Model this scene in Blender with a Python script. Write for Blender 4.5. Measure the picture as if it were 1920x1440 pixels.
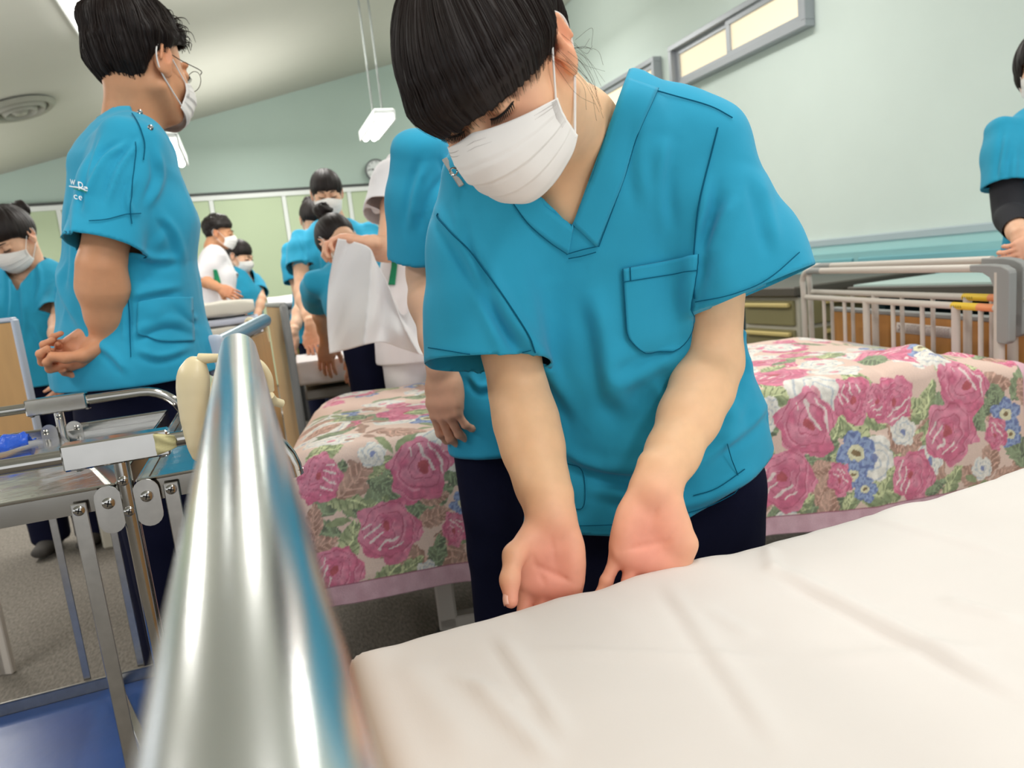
import bpy, math, random
import numpy as np
from mathutils import Vector, Matrix, Euler
from mathutils.bvhtree import BVHTree

for o in list(bpy.data.objects):
    bpy.data.objects.remove(o, do_unlink=True)
SC = bpy.context.scene
COL = SC.collection
rng = np.random.default_rng(7)
random.seed(7)

# ---------------------------------------------------------------- camera
F = 1331.0            # focal length in pixels of the 1920 frame
CH = 1.02             # camera height
_ya = np.array([465 - 960, -(560 - 720), -F]); _ya /= np.linalg.norm(_ya)
_z = -np.array([1850 - 960, -(9020 - 720), -F]); _z /= np.linalg.norm(_z)
_z -= _ya * (_z @ _ya); _z /= np.linalg.norm(_z)
RC = np.array([np.cross(_ya, _z), _ya, _z])     # camera axes expressed in the room's axes
CAM = np.array([0.0, 0.0, CH])
cd = bpy.data.cameras.new('camera')
cam = bpy.data.objects.new('camera', cd)
COL.objects.link(cam)
SC.camera = cam
cd.sensor_width = 36.0
cd.lens = F / 1920 * 36
cd.clip_start = 0.01
cd.dof.use_dof = True
cd.dof.focus_distance = 0.86
cd.dof.aperture_fstop = 7.5
_m = Matrix([list(RC[i]) + [CAM[i]] for i in range(3)] + [[0, 0, 0, 1]])
cam.matrix_world = _m

# ---------------------------------------------------------------- light of the room
SC.view_settings.view_transform = 'Standard'
SC.view_settings.look = 'None'
SC.view_settings.gamma = 1.0
SC.view_settings.use_curve_mapping = False
SC.view_settings.exposure = 0.0
SC.cycles.use_denoising = True
SC.cycles.max_bounces = 6
wd = bpy.data.worlds.new('ambient_fill')  # even ambient fill, added through the sides of the room left open
SC.world = wd
wd.use_nodes = True
wd.node_tree.nodes['Background'].inputs[0].default_value = (0.93, 0.97, 1.0, 1)
wd.node_tree.nodes['Background'].inputs[1].default_value = 1.2


def area_light(name, loc, sx, sy, power, color=(1, .97, .93), rot=(0, 0, 0)):
    l = bpy.data.lights.new(name, 'AREA')
    l.shape = 'RECTANGLE'; l.size = sx; l.size_y = sy; l.energy = power; l.color = color
    o = bpy.data.objects.new(name, l); COL.objects.link(o)
    o.location = loc; o.rotation_euler = rot
    return o


# rows of fluorescent tubes under the sloping ceiling: light down, plus wide upward fills added to brighten the ceiling
for lx, ly, pw in ((-1.7, 1.2, 20), (0.5, 0.7, 20), (2.4, 0.9, 22), (-1.9, 4.2, 34), (0.4, 4.4, 34), (2.6, 4.2, 34), (-2.6, 7.0, 34), (0.2, 7.0, 34), (2.9, 7.0, 30), (0.9, -1.6, 34)):
    lz = 2.62 + .25 * lx
    area_light('fluorescent_light', (lx, ly, lz), 0.25, 1.25, pw)
    area_light('ceiling_fill', (lx, ly, lz - .35), 1.2, 1.4, pw * .36, rot=(math.pi, 0, 0))


def P(px, py, d):
    """point at depth d (metres along the lens axis) seen at a pixel"""
    return CAM + RC @ np.array([(px - 960) / F * d, (720 - py) / F * d, -d])


def ray(px, py):
    return RC @ np.array([(px - 960) / F, (720 - py) / F, -1.0])


def W(px, py, x=None, y=None, z=None):
    r = ray(px, py)
    t = (x - CAM[0]) / r[0] if x is not None else (y - CAM[1]) / r[1] if y is not None else (z - CAM[2]) / r[2]
    return CAM + r * t


def pix(w):
    c = (np.asarray(w, float) - CAM) @ RC
    return np.stack([960 + F * c[..., 0] / -c[..., 2], 720 - F * c[..., 1] / -c[..., 2], -c[..., 2]], -1)


def cv(v):           # vector in lens axes (right, up, towards viewer) -> room
    v = RC @ np.asarray(v, float)
    return v / np.linalg.norm(v)


def nrm(v):
    v = np.asarray(v, float)
    return v / (np.linalg.norm(v) + 1e-12)


# ---------------------------------------------------------------- materials
MAT = {}


def srgb(r, g, b):
    f = lambda c: (c / 255 / 12.92) if c <= 10 else ((c / 255 + .055) / 1.055) ** 2.4
    return (f(r), f(g), f(b), 1)


def mat(name, col, rough=.6, metal=0., spec=.5, noise=0., nscale=30., bump=0., bscale=200., sss=0., vcol=None,
        stretch=None, sheen=0., alpha=None, trans=0., emis=None, bdist=.002):
    if name in MAT:
        return MAT[name]
    m = bpy.data.materials.new(name); MAT[name] = m
    m.use_nodes = True
    nt = m.node_tree; N = nt.nodes; L = nt.links
    b = N['Principled BSDF']
    b.inputs['Base Color'].default_value = col
    b.inputs['Roughness'].default_value = rough
    b.inputs['Metallic'].default_value = metal
    b.inputs['Specular IOR Level'].default_value = spec
    if sheen:
        b.inputs['Sheen Weight'].default_value = sheen
    if sss:
        b.inputs['Subsurface Weight'].default_value = sss
        b.inputs['Subsurface Radius'].default_value = (.012, .005, .003)
        b.inputs['Subsurface Scale'].default_value = 1.0
    if trans:
        b.inputs['Transmission Weight'].default_value = trans
    if emis:
        b.inputs['Emission Color'].default_value = emis[0]
        b.inputs['Emission Strength'].default_value = emis[1]
    tc = N.new('ShaderNodeTexCoord')
    vec = tc.outputs['Object']
    if stretch:
        mp = N.new('ShaderNodeMapping'); mp.inputs['Scale'].default_value = stretch
        L.new(vec, mp.inputs['Vector']); vec = mp.outputs['Vector']
    csock = None
    if vcol:
        at = N.new('ShaderNodeAttribute'); at.attribute_name = vcol
        csock = at.outputs['Color']
        L.new(csock, b.inputs['Base Color'])
    if noise:
        nz = N.new('ShaderNodeTexNoise'); nz.inputs['Scale'].default_value = nscale
        nz.inputs['Detail'].default_value = 3
        L.new(vec, nz.inputs['Vector'])
        mx = N.new('ShaderNodeMix'); mx.data_type = 'RGBA'; mx.blend_type = 'MULTIPLY'
        mr = N.new('ShaderNodeMapRange')
        mr.inputs['From Min'].default_value = .3; mr.inputs['From Max'].default_value = .7
        mr.inputs['To Min'].default_value = 1 - noise; mr.inputs['To Max'].default_value = 1 + noise
        L.new(nz.outputs['Fac'], mr.inputs['Value'])
        cmb = N.new('ShaderNodeCombineColor')
        for i in range(3):
            L.new(mr.outputs[0], cmb.inputs[i])
        mx.inputs[0].default_value = 1
        if csock:
            L.new(csock, mx.inputs[6])
        else:
            mx.inputs[6].default_value = col
        L.new(cmb.outputs[0], mx.inputs[7])
        L.new(mx.outputs[2], b.inputs['Base Color'])
    if bump:
        nb = N.new('ShaderNodeTexNoise'); nb.inputs['Scale'].default_value = bscale
        nb.inputs['Detail'].default_value = 4
        L.new(vec, nb.inputs['Vector'])
        bp = N.new('ShaderNodeBump'); bp.inputs['Strength'].default_value = bump
        bp.inputs['Distance'].default_value = bdist
        L.new(nb.outputs['Fac'], bp.inputs['Height']); L.new(bp.outputs[0], b.inputs['Normal'])
    return m


TEAL = mat('teal_cotton', srgb(44, 156, 192), .85, spec=.18, noise=.04, nscale=12, bump=.12, bscale=900, bdist=.0006, sheen=.12)
TEAL_D = mat('teal_stitch', srgb(14, 92, 122), .9, spec=.1)
NAVY = mat('navy_cotton', srgb(20, 22, 44), .9, spec=.12, noise=.15, nscale=8, bump=.2, bscale=300)
WHITEC = mat('white_cotton', srgb(238, 234, 236), .9, spec=.15, noise=.02, nscale=10, bump=.15, bscale=500)
SHEET = mat('sheet_cotton', srgb(222, 216, 211), .9, spec=.12, noise=.015, nscale=6, bump=.1, bscale=700, bdist=.0008)
MASKM = mat('mask_paper', srgb(240, 236, 232), .85, spec=.2, bump=.15, bscale=1200, bdist=.0004)
MASKD = mat('mask_emboss', srgb(190, 184, 180), .85, spec=.2)
SKIN = mat('skin', (.8, .5, .35, 1), .5, spec=.35, sss=.12, vcol='tone', noise=.03, nscale=60, bump=.06, bscale=600, bdist=.0006)
HAIR = mat('dark_hair', srgb(30, 22, 20), .5, spec=.3, noise=.35, nscale=40, stretch=(1, 1, .25))
HAIRS = mat('dark_hair_strand', srgb(34, 24, 21), .5, spec=.3)
STEEL = mat('stainless_steel', (.5, .48, .45, 1), .12, metal=1, noise=.05, nscale=25)
STEELB = mat('brushed_steel', (.5, .48, .45, 1), .3, metal=1, noise=.08, nscale=60)
TRAYM = mat('scratched_steel_tray', (.6, .6, .58, 1), .16, metal=1, noise=.1, nscale=30, bump=.35, bscale=14, bdist=.006)
ALU = mat('satin_aluminium_pipe', (.80, .82, .81, 1), .22, metal=1, noise=.02, nscale=8)
IVORY = mat('ivory_plastic', srgb(228, 212, 172), .35, spec=.5)
GREYP = mat('grey_plastic', srgb(150, 150, 148), .45)
GREYL = mat('light_grey_plastic', srgb(196, 202, 216), .45)
RAILM = mat('beige_rail_paint', srgb(205, 196, 186), .35)
BLACK = mat('black_rubber', srgb(18, 18, 20), .7)
DGREY = mat('dark_grey_frame', srgb(70, 70, 72), .6)
EYEW = mat('eye_white', srgb(225, 215, 210), .3)
IRIS = mat('dark_iris', srgb(25, 15, 12), .2)
LASH = mat('lash', srgb(12, 9, 9), .8)


# ---------------------------------------------------------------- object helpers
def empty(name, loc=(0, 0, 0)):
    o = bpy.data.objects.new(name, None); COL.objects.link(o); o.location = loc
    o.empty_display_size = .05
    return o


def tag(o, label=None, cat=None, group=None, kind=None):
    if label: o['label'] = label
    if cat: o['category'] = cat
    if group: o['group'] = group
    if kind: o['kind'] = kind
    return o


def meshobj(name, V, Fc, m, parent=None, smooth=True, colors=None, cname='tone'):
    """link one mesh object; vertices are given in room coordinates"""
    V = np.asarray(V, float)
    if len(V) == 0:
        V = np.zeros((3, 3)); Fc = [(0, 1, 2)]
    base = V.min(0) * .5 + V.max(0) * .5
    base[2] = V[:, 2].min()
    if parent is not None:
        base = np.array(parent['_w'])
    me = bpy.data.meshes.new(name)
    me.from_pydata((V - base).tolist(), [], [list(map(int, f)) for f in Fc] if not isinstance(Fc, np.ndarray) else Fc.tolist())
    me.polygons.foreach_set('use_smooth', [bool(smooth)] * len(me.polygons))
    if colors is not None:
        at = me.color_attributes.new(cname, 'FLOAT_COLOR', 'POINT')
        c = np.ones((len(V), 4), np.float32); c[:, :3] = colors
        at.data.foreach_set('color', c.ravel())
    me.materials.append(m)
    me.update()
    o = bpy.data.objects.new(name, me); COL.objects.link(o)
    if parent is None:
        o.location = base
    else:
        o.parent = parent
    o['_w'] = tuple(float(v) for v in base)
    return o


def root(name, loc, label, cat, group=None):
    o = empty(name, tuple(float(v) for v in loc))
    bpy.context.view_layer.update()
    o.matrix_world.translation = Vector([float(v) for v in loc])
    tag(o, label, cat, group)
    o['_w'] = tuple(float(v) for v in loc)
    return o


def solidify(o, t, offset=0.):
    md = o.modifiers.new('thickness', 'SOLIDIFY'); md.thickness = t; md.offset = offset
    return o


def subsurf(o, n=1):
    md = o.modifiers.new('smooth', 'SUBSURF'); md.levels = n; md.render_levels = n
    return o


class MB:
    def __init__(s): s.V = []; s.F = []; s.n = 0

    def add(s, V, Fc):
        V = np.asarray(V, float)
        s.V.append(V); s.F += [tuple(int(i) + s.n for i in f) for f in Fc]; s.n += len(V)
        return s

    def box(s, c, size, R=None, bev=0.):
        """bevelled box: centre, full size, rotation columns"""
        c = np.asarray(c, float); h = np.asarray(size, float) / 2
        R = np.eye(3) if R is None else np.asarray(R, float)
        b = min(bev, h.min() * .95)
        if b <= 0:
            V = np.array([[x, y, z] for x in (-1, 1) for y in (-1, 1) for z in (-1, 1)]) * h
            Fc = [(0, 1, 3, 2), (4, 6, 7, 5), (0, 4, 5, 1), (2, 3, 7, 6), (0, 2, 6, 4), (1, 5, 7, 3)]
        else:
            V = []
            for sx in (-1, 1):
                for sy in (-1, 1):
                    for sz in (-1, 1):
                        V += [(sx * h[0], sy * (h[1] - b), sz * (h[2] - b)), (sx * (h[0] - b), sy * h[1], sz * (h[2] - b)),
                              (sx * (h[0] - b), sy * (h[1] - b), sz * h[2])]
            V = np.array(V)
            def i(sx, sy, sz, k): return (((sx > 0) * 2 + (sy > 0)) * 2 + (sz > 0)) * 3 + k
            Fc = []
            for sgn in (-1, 1):
                q = [i(sgn, -1, -1, 0), i(sgn, 1, -1, 0), i(sgn, 1, 1, 0), i(sgn, -1, 1, 0)]; Fc.append(q if sgn > 0 else q[::-1])
                q = [i(-1, sgn, -1, 1), i(-1, sgn, 1, 1), i(1, sgn, 1, 1), i(1, sgn, -1, 1)]; Fc.append(q if sgn > 0 else q[::-1])
                q = [i(-1, -1, sgn, 2), i(1, -1, sgn, 2), i(1, 1, sgn, 2), i(-1, 1, sgn, 2)]; Fc.append(q if sgn > 0 else q[::-1])
            for a in (-1, 1):
                for c2 in (-1, 1):
                    q = [i(a, c2, -1, 0), i(a, c2, -1, 1), i(a, c2, 1, 1), i(a, c2, 1, 0)]; Fc.append(q if a * c2 > 0 else q[::-1])
                    q = [i(a, -1, c2, 0), i(a, 1, c2, 0), i(a, 1, c2, 2), i(a, -1, c2, 2)]; Fc.append(q if a * c2 > 0 else q[::-1])
                    q = [i(-1, a, c2, 1), i(-1, a, c2, 2), i(1, a, c2, 2), i(1, a, c2, 1)]; Fc.append(q if a * c2 > 0 else q[::-1])
            for sx in (-1, 1):
                for sy in (-1, 1):
                    for sz in (-1, 1):
                        q = [i(sx, sy, sz, 0), i(sx, sy, sz, 1), i(sx, sy, sz, 2)]; Fc.append(q if sx * sy * sz > 0 else q[::-1])
        return s.add(V @ R.T + c, Fc)

    def bar(s, a, b, w, t, side, bev=.001):
        a = np.asarray(a, float); b = np.asarray(b, float)
        z = nrm(b - a); x = nrm(np.asarray(side, float) - z * (z @ side)); y = np.cross(z, x)
        return s.box((a + b) / 2, (w, t, np.linalg.norm(b - a)), np.array([x, y, z]).T, bev)

    def tube(s, pts, r, n=12, closed=False, caps=True, flat=1., side=None):
        pts = np.asarray(pts, float); m = len(pts)
        r = np.broadcast_to(np.asarray(r, float), (m,))
        T = np.gradient(pts, axis=0) if not closed else (np.roll(pts, -1, 0) - np.roll(pts, 1, 0))
        T /= np.linalg.norm(T, axis=1)[:, None] + 1e-12
        u = np.asarray(side if side is not None else (.3, .2, 1.), float)
        if abs(T[0] @ nrm(u)) > .95: u = np.array([1., 0, 0])
        V = []
        a = np.linspace(0, 2 * np.pi, n, endpoint=False)
        for i in range(m):
            u = nrm(u - T[i] * (T[i] @ u)); v = np.cross(T[i], u)
            V.append(pts[i] + r[i] * (np.cos(a)[:, None] * u + flat * np.sin(a)[:, None] * v))
            if side is not None and False: pass
        V = np.concatenate(V)
        Fc = []
        for i in range(m if closed else m - 1):
            j = (i + 1) % m
            for k in range(n):
                l = (k + 1) % n
                Fc.append((i * n + k, i * n + l, j * n + l, j * n + k))
        if caps and not closed:
            Fc.append(tuple(range(n))[::-1]); Fc.append(tuple((m - 1) * n + k for k in range(n)))
        return s.add(V, Fc)

    def cyl(s, a, b, r, n=24): return s.tube([a, b], r, n)

    def lathe(s, c, prof, axis=(0, 0, 1), n=32):
        z = nrm(axis); x = nrm(np.cross(z, (.3, 1, .2))); y = np.cross(z, x)
        a = np.linspace(0, 2 * np.pi, n, endpoint=False); V = []
        for r, h in prof:
            V.append(np.asarray(c) + h * z + r * (np.cos(a)[:, None] * x + np.sin(a)[:, None] * y))
        V = np.concatenate(V); Fc = []
        for i in range(len(prof) - 1):
            for k in range(n):
                l = (k + 1) % n; Fc.append((i * n + k, i * n + l, (i + 1) * n + l, (i + 1) * n + k))
        Fc.append(tuple(range(n))[::-1]); Fc.append(tuple((len(prof) - 1) * n + k for k in range(n)))
        return s.add(V, Fc)

    def build(s, name, m, parent=None, smooth=True):
        V = np.concatenate(s.V)
        o = meshobj(name, V, s.F, m, parent, smooth)
        if smooth:
            me = o.data
            me.polygons.foreach_set('use_smooth', [True] * len(me.polygons))
            e = o.modifiers.new('edges', 'EDGE_SPLIT'); e.split_angle = math.radians(38)
        return o


def spline(pts, n=12):
    """Catmull-Rom through points"""
    p = np.asarray(pts, float); out = []
    q = np.vstack([2 * p[0] - p[1], p, 2 * p[-1] - p[-2]])
    for i in range(1, len(q) - 2):
        t = np.linspace(0, 1, n, endpoint=False)[:, None]
        a, b, c, d = q[i - 1], q[i], q[i + 1], q[i + 2]
        out.append(.5 * (2 * b + (c - a) * t + (2 * a - 5 * b + 4 * c - d) * t ** 2 + (3 * b - a - 3 * c + d) * t ** 3))
    out.append(p[-1:]); return np.concatenate(out)


def gridmesh(name, Pg, m, parent=None, thick=0., colors=None, cname='tone', sub=0, flip=False):
    Pg = np.asarray(Pg, float); a, b = Pg.shape[:2]
    idx = np.arange(a * b).reshape(a, b)
    q = np.stack([idx[:-1, :-1], idx[:-1, 1:], idx[1:, 1:], idx[1:, :-1]], -1).reshape(-1, 4)
    if flip: q = q[:, ::-1]
    o = meshobj(name, Pg.reshape(-1, 3), q, m, parent, True, colors, cname)
    if thick: solidify(o, thick)
    if sub: subsurf(o, sub)
    return o


# ---------------------------------------------------------------- value noise
def vnoise(p, seed=0):
    p = np.asarray(p, np.float64); i = np.floor(p).astype(np.int64); f = p - i; f = f * f * (3 - 2 * f)
    D = p.shape[-1]; out = 0
    for c in range(2 ** D):
        w = 1; h = np.full(p.shape[:-1], seed * 7919 + 13, np.int64)
        for d in range(D):
            b = (c >> d) & 1
            w = w * (f[..., d] if b else 1 - f[..., d])
            h = (h * 73856093) ^ ((i[..., d] + b) * (19349663, 83492791, 50331653)[d])
            h = (h ^ (h >> 13)) * 1274126177 & 0x7fffffff
        out = out + w * ((h % 10007) / 10007.0)
    return out * 2 - 1


# ---------------------------------------------------------------- distance-field sculpting
def smin(a, b, k):
    if k <= 0: return np.minimum(a, b)
    h = np.clip(.5 + .5 * (b - a) / k, 0, 1)
    return b + (a - b) * h - k * h * (1 - h)


class Sculpt:
    def __init__(s, lo, hi, h):
        s.lo = np.asarray(lo, float); s.h = h
        s.n = np.ceil((np.asarray(hi, float) - s.lo) / h).astype(int) + 1
        s.G = np.full(s.n, .5, np.float32)
        s.cuts = []; s.slv = []

    def win(s, lo, hi):
        a = np.clip(np.floor((np.asarray(lo) - s.lo) / s.h).astype(int), 0, s.n)
        b = np.clip(np.ceil((np.asarray(hi) - s.lo) / s.h).astype(int) + 1, 0, s.n)
        if np.any(b <= a): return None, None
        ax = [s.lo[i] + s.h * np.arange(a[i], b[i], dtype=np.float32) for i in range(3)]
        return tuple(slice(a[i], b[i]) for i in range(3)), [ax[0][:, None, None].astype(np.float32), ax[1][None, :, None].astype(np.float32), ax[2][None, None, :].astype(np.float32)]

    def put(s, sl, d, k, op):
        g = s.G[sl]
        s.G[sl] = smin(g, d, k) if op == 'add' else -smin(-g, d, k)

    def ell(s, c, r, R=None, k=.01, op='add'):
        c = np.asarray(c, float); r = np.asarray(r, float) * np.ones(3); R = np.eye(3) if R is None else np.asarray(R, float)
        e = np.sqrt(((R * r) ** 2).sum(1)) + k + 3 * s.h       # R columns = axes
        sl, A = s.win(c - e, c + e)
        if sl is None: return s
        q = [A[i] - c[i] for i in range(3)]
        k0 = 0; k1 = 0
        for j in range(3):
            u = q[0] * R[0, j] + q[1] * R[1, j] + q[2] * R[2, j]
            k0 = k0 + (u / r[j]) ** 2; k1 = k1 + (u / r[j] ** 2) ** 2
        k0 = np.sqrt(k0); k1 = np.sqrt(k1) + 1e-6
        s.put(sl, (k0 * (k0 - 1) / k1).astype(np.float32), k, op)
        return s

    def cone(s, a, b, ra, rb, k=.01, op='add'):
        a = np.asarray(a, float); b = np.asarray(b, float); m = max(ra, rb) + k + 3 * s.h
        sl, A = s.win(np.minimum(a, b) - m, np.maximum(a, b) + m)
        if sl is None: return s
        d = b - a; L2 = d @ d + 1e-12
        q = [A[i] - a[i] for i in range(3)]
        t = np.clip((q[0] * d[0] + q[1] * d[1] + q[2] * d[2]) / L2, 0, 1)
        ds = np.sqrt((q[0] - t * d[0]) ** 2 + (q[1] - t * d[1]) ** 2 + (q[2] - t * d[2]) ** 2)
        s.put(sl, (ds - (ra + (rb - ra) * t)).astype(np.float32), k, op)
        return s

    def chain(s, pts, rs, k=.01, op='add'):
        for i in range(len(pts) - 1): s.cone(pts[i], pts[i + 1], rs[i], rs[i + 1], k, op)
        return s

    def loft(s, nodes, side, k=.02, ex=2.0, op='add', kin=.012):
        """nodes: (centre, half width along side, half depth); side: one direction or one per node"""
        C = [np.asarray(n[0], float) for n in nodes]
        S = [np.asarray(side, float)] * len(C) if np.ndim(side) == 1 else [np.asarray(v, float) for v in side]
        amax = max(max(n[1], n[2]) for n in nodes) * 1.1 + k + 3 * s.h
        sl, A = s.win(np.min(C, 0) - amax, np.max(C, 0) + amax)
        if sl is None: return s
        tot = None
        for i in range(len(C) - 1):
            c0, c1 = C[i], C[i + 1]; d = c1 - c0; L = np.linalg.norm(d); T = d / L
            q = [A[j] - c0[j] for j in range(3)]
            tr = (q[0] * T[0] + q[1] * T[1] + q[2] * T[2])
            t = np.clip(tr / L, 0, 1)
            s0 = nrm(S[i] - T * (S[i] @ T)); s1 = nrm(S[i + 1] - T * (S[i + 1] @ T)); sm = nrm(s0 + s1)
            f = np.cross(T, sm)
            al = tr - t * L
            u = q[0] * sm[0] + q[1] * sm[1] + q[2] * sm[2]
            v = q[0] * f[0] + q[1] * f[1] + q[2] * f[2]
            a = nodes[i][1] + (nodes[i + 1][1] - nodes[i][1]) * t; b = nodes[i][2] + (nodes[i + 1][2] - nodes[i][2]) * t
            m = np.minimum(a, b)
            if ex == 2.0: rr = np.sqrt((u / a) ** 2 + (v / b) ** 2 + (al / m) ** 2)
            else: rr = (np.abs(u / a) ** ex + np.abs(v / b) ** ex + np.abs(al / m) ** ex) ** (1 / ex)
            g = np.sqrt((u / a ** 2) ** 2 + (v / b ** 2) ** 2 + (al / m ** 2) ** 2) + 1e-5
            ds = np.where(rr > .3, rr * (rr - 1) / g, -m * .7)
            tot = ds if tot is None else smin(tot, ds, kin)
        s.put(sl, tot.astype(np.float32), k, op)
        return s

    def crease(s, a, b, w, amp, k=0):
        """ridge (amp>0) or groove (amp<0) along a segment"""
        a = np.asarray(a, float); b = np.asarray(b, float); m = 3 * w
        sl, A = s.win(np.minimum(a, b) - m, np.maximum(a, b) + m)
        if sl is None: return s
        d = b - a; L2 = d @ d + 1e-12
        q = [A[i] - a[i] for i in range(3)]
        t = np.clip((q[0] * d[0] + q[1] * d[1] + q[2] * d[2]) / L2, 0, 1)
        d2 = (q[0] - t * d[0]) ** 2 + (q[1] - t * d[1]) ** 2 + (q[2] - t * d[2]) ** 2
        s.G[sl] -= (amp * np.exp(-d2 / w ** 2) * np.sin(np.pi * np.clip(t, .04, .96)) ** .6).astype(np.float32)
        return s

    def ripple(s, amp, scale, seed=0, stretch=(1, 1, 1)):
        """soft cloth unevenness over the whole form"""
        st = 4; n = [max(2, -(-int(v) // st) + 1) for v in s.n]
        ax = [s.lo[i] + s.h * st * np.arange(n[i]) for i in range(3)]
        g = np.stack(np.meshgrid(*ax, indexing='ij'), -1) * scale * np.asarray(stretch)
        v = vnoise(g, seed) * amp + vnoise(g * 2.1, seed + 1) * amp * .45
        for a in range(3):        # linear upsample axis by axis
            x = np.arange(s.n[a]) / st; i = np.minimum(np.floor(x).astype(int), v.shape[a] - 2); f = x - i
            sh = [1, 1, 1]; sh[a] = -1; f = f.reshape(sh)
            v = np.take(v, i, a) * (1 - f) + np.take(v, i + 1, a) * f
        s.G -= v.astype(np.float32)
        return s

    def cut(s, fn): s.cuts.append(fn); return s

    def sleeve(s, nodes, side, pt, n, k=.03, ex=2.4):
        """an open tube of cloth that is cut off square by one plane and blends into the rest"""
        t = Sculpt(s.lo, s.lo, s.h); t.n = s.n; t.G = np.full(s.n, .5, np.float32)
        t.loft(nodes, side, k=0, ex=ex)
        f = clothes_cut(pt, n)
        ax = [s.lo[i] + s.h * np.arange(s.n[i], dtype=np.float32) for i in range(3)]
        pl = f([ax[0][:, None, None], ax[1][None, :, None], ax[2][None, None, :]]).astype(np.float32)
        base = s.G
        s.G = smin(base, np.maximum(t.G, pl), k).astype(np.float32)
        s.slv.append((f, t.G, base))
        return s

    def sample(s, p, G=None):
        G = s.G if G is None else G
        q = (p - s.lo) / s.h; i = np.clip(np.floor(q).astype(int), 0, s.n - 2); f = q - i
        out = 0
        for c in range(8):
            o = [(c >> j) & 1 for j in range(3)]
            w = np.prod([f[:, j] if o[j] else 1 - f[:, j] for j in range(3)], 0)
            out = out + w * G[i[:, 0] + o[0], i[:, 1] + o[1], i[:, 2] + o[2]]
        return out

    def mesh(s, open_cuts=True, relax=1):
        G = s.G
        if s.cuts:
            G = G.copy()
            ax = [s.lo[i] + s.h * np.arange(s.n[i], dtype=np.float32) for i in range(3)]
            A = [ax[0][:, None, None], ax[1][None, :, None], ax[2][None, None, :]]
            for c in s.cuts:
                G = np.maximum(G, c(A).astype(np.float32))
        G[0], G[-1], G[:, 0], G[:, -1], G[:, :, 0], G[:, :, -1] = (np.maximum(G[0], .001), np.maximum(G[-1], .001), np.maximum(G[:, 0], .001),
            np.maximum(G[:, -1], .001), np.maximum(G[:, :, 0], .001), np.maximum(G[:, :, -1], .001))
        S = G < 0
        cnt = np.zeros(tuple(np.array(S.shape) - 1), np.int8)
        for dx in (0, 1):
            for dy in (0, 1):
                for dz in (0, 1):
                    cnt += S[dx:S.shape[0] - 1 + dx, dy:S.shape[1] - 1 + dy, dz:S.shape[2] - 1 + dz]
        ci = np.argwhere((cnt > 0) & (cnt < 8))
        if len(ci) == 0: return np.zeros((0, 3)), np.zeros((0, 4), int)
        vid = np.full(cnt.shape, -1, np.int32); vid[tuple(ci.T)] = np.arange(len(ci))
        acc = np.zeros((len(ci), 3)); w = np.zeros(len(ci))
        for ax_ in range(3):
            o1, o2 = [j for j in range(3) if j != ax_]
            for e1 in (0, 1):
                for e2 in (0, 1):
                    a = ci.copy(); a[:, o1] += e1; a[:, o2] += e2; b = a.copy(); b[:, ax_] += 1
                    va = G[tuple(a.T)]; vb = G[tuple(b.T)]
                    x = (va < 0) != (vb < 0)
                    t = np.where(x, va / np.where(x, va - vb, 1), 0)
                    p = a.astype(float); p[:, ax_] += t
                    acc[x] += p[x]; w[x] += 1
        V = acc / w[:, None]
        Fs = []
        for ax_ in range(3):
            sa = [slice(None)] * 3; sb = [slice(None)] * 3; sa[ax_] = slice(0, -1); sb[ax_] = slice(1, None)
            o1, o2 = [(1, 2), (2, 0), (0, 1)][ax_]
            e = np.argwhere(S[tuple(sa)] != S[tuple(sb)])
            ok = (e[:, o1] > 0) & (e[:, o2] > 0) & (e[:, o1] < S.shape[o1] - 1) & (e[:, o2] < S.shape[o2] - 1)
            e = e[ok]; ins = S[tuple(e.T)]
            def g(d1, d2):
                q = e.copy(); q[:, o1] -= d1; q[:, o2] -= d2; return vid[tuple(q.T)]
            q = np.stack([g(1, 1), g(0, 1), g(0, 0), g(1, 0)], -1)
            q[~ins] = q[~ins][:, ::-1]
            Fs.append(q)
        Fq = np.concatenate(Fs); Fq = Fq[(Fq >= 0).all(1)]
        V = s.lo + V * s.h
        for _ in range(relax):
            N = np.zeros_like(V); c = np.zeros(len(V))
            for k in range(4):
                np.add.at(N, Fq[:, k], V[Fq[:, (k + 1) % 4]] + V[Fq[:, k - 1]]); np.add.at(c, Fq[:, k], 2)
            V = V * .45 + .55 * N / np.maximum(c, 1)[:, None]
        if (s.cuts or s.slv) and open_cuts:
            ctr = V[Fq].mean(1)
            A = [ctr[:, i] for i in range(3)]
            out = s.sample(ctr); kill = np.zeros(len(ctr), bool)
            for c in s.cuts:
                kill |= c(A) > out + s.h * .15
            for (f, Gs, base) in s.slv:
                kill |= (f(A) > -s.h * .40) & (f(A) < s.h * 1.5) & (s.sample(ctr, Gs) < s.h * .6) & (s.sample(ctr, base) > s.h * .8)
            Fq = Fq[~kill]
            lb = np.arange(len(V))
            for _ in range(400):
                m_ = lb[Fq].min(1); l2 = lb.copy(); np.minimum.at(l2, Fq.ravel(), np.repeat(m_, 4)); l2 = l2[l2]
                if (l2 == lb).all(): break
                lb = l2
            cid, cn_ = np.unique(lb[Fq[:, 0]], return_counts=True); big = cid[cn_ > .03 * len(Fq)]
            Fq = Fq[np.isin(lb[Fq[:, 0]], big)]
            used = np.unique(Fq); mp = np.full(len(V), -1); mp[used] = np.arange(len(used)); V = V[used]; Fq = mp[Fq]
            e = np.concatenate([Fq[:, [k, (k + 1) % 4]] for k in range(4)]); es = np.sort(e, 1)
            key = es[:, 0].astype(np.int64) * len(V) + es[:, 1]; u, ix, cn = np.unique(key, return_index=True, return_counts=True)
            be = es[ix[cn == 1]]
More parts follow.
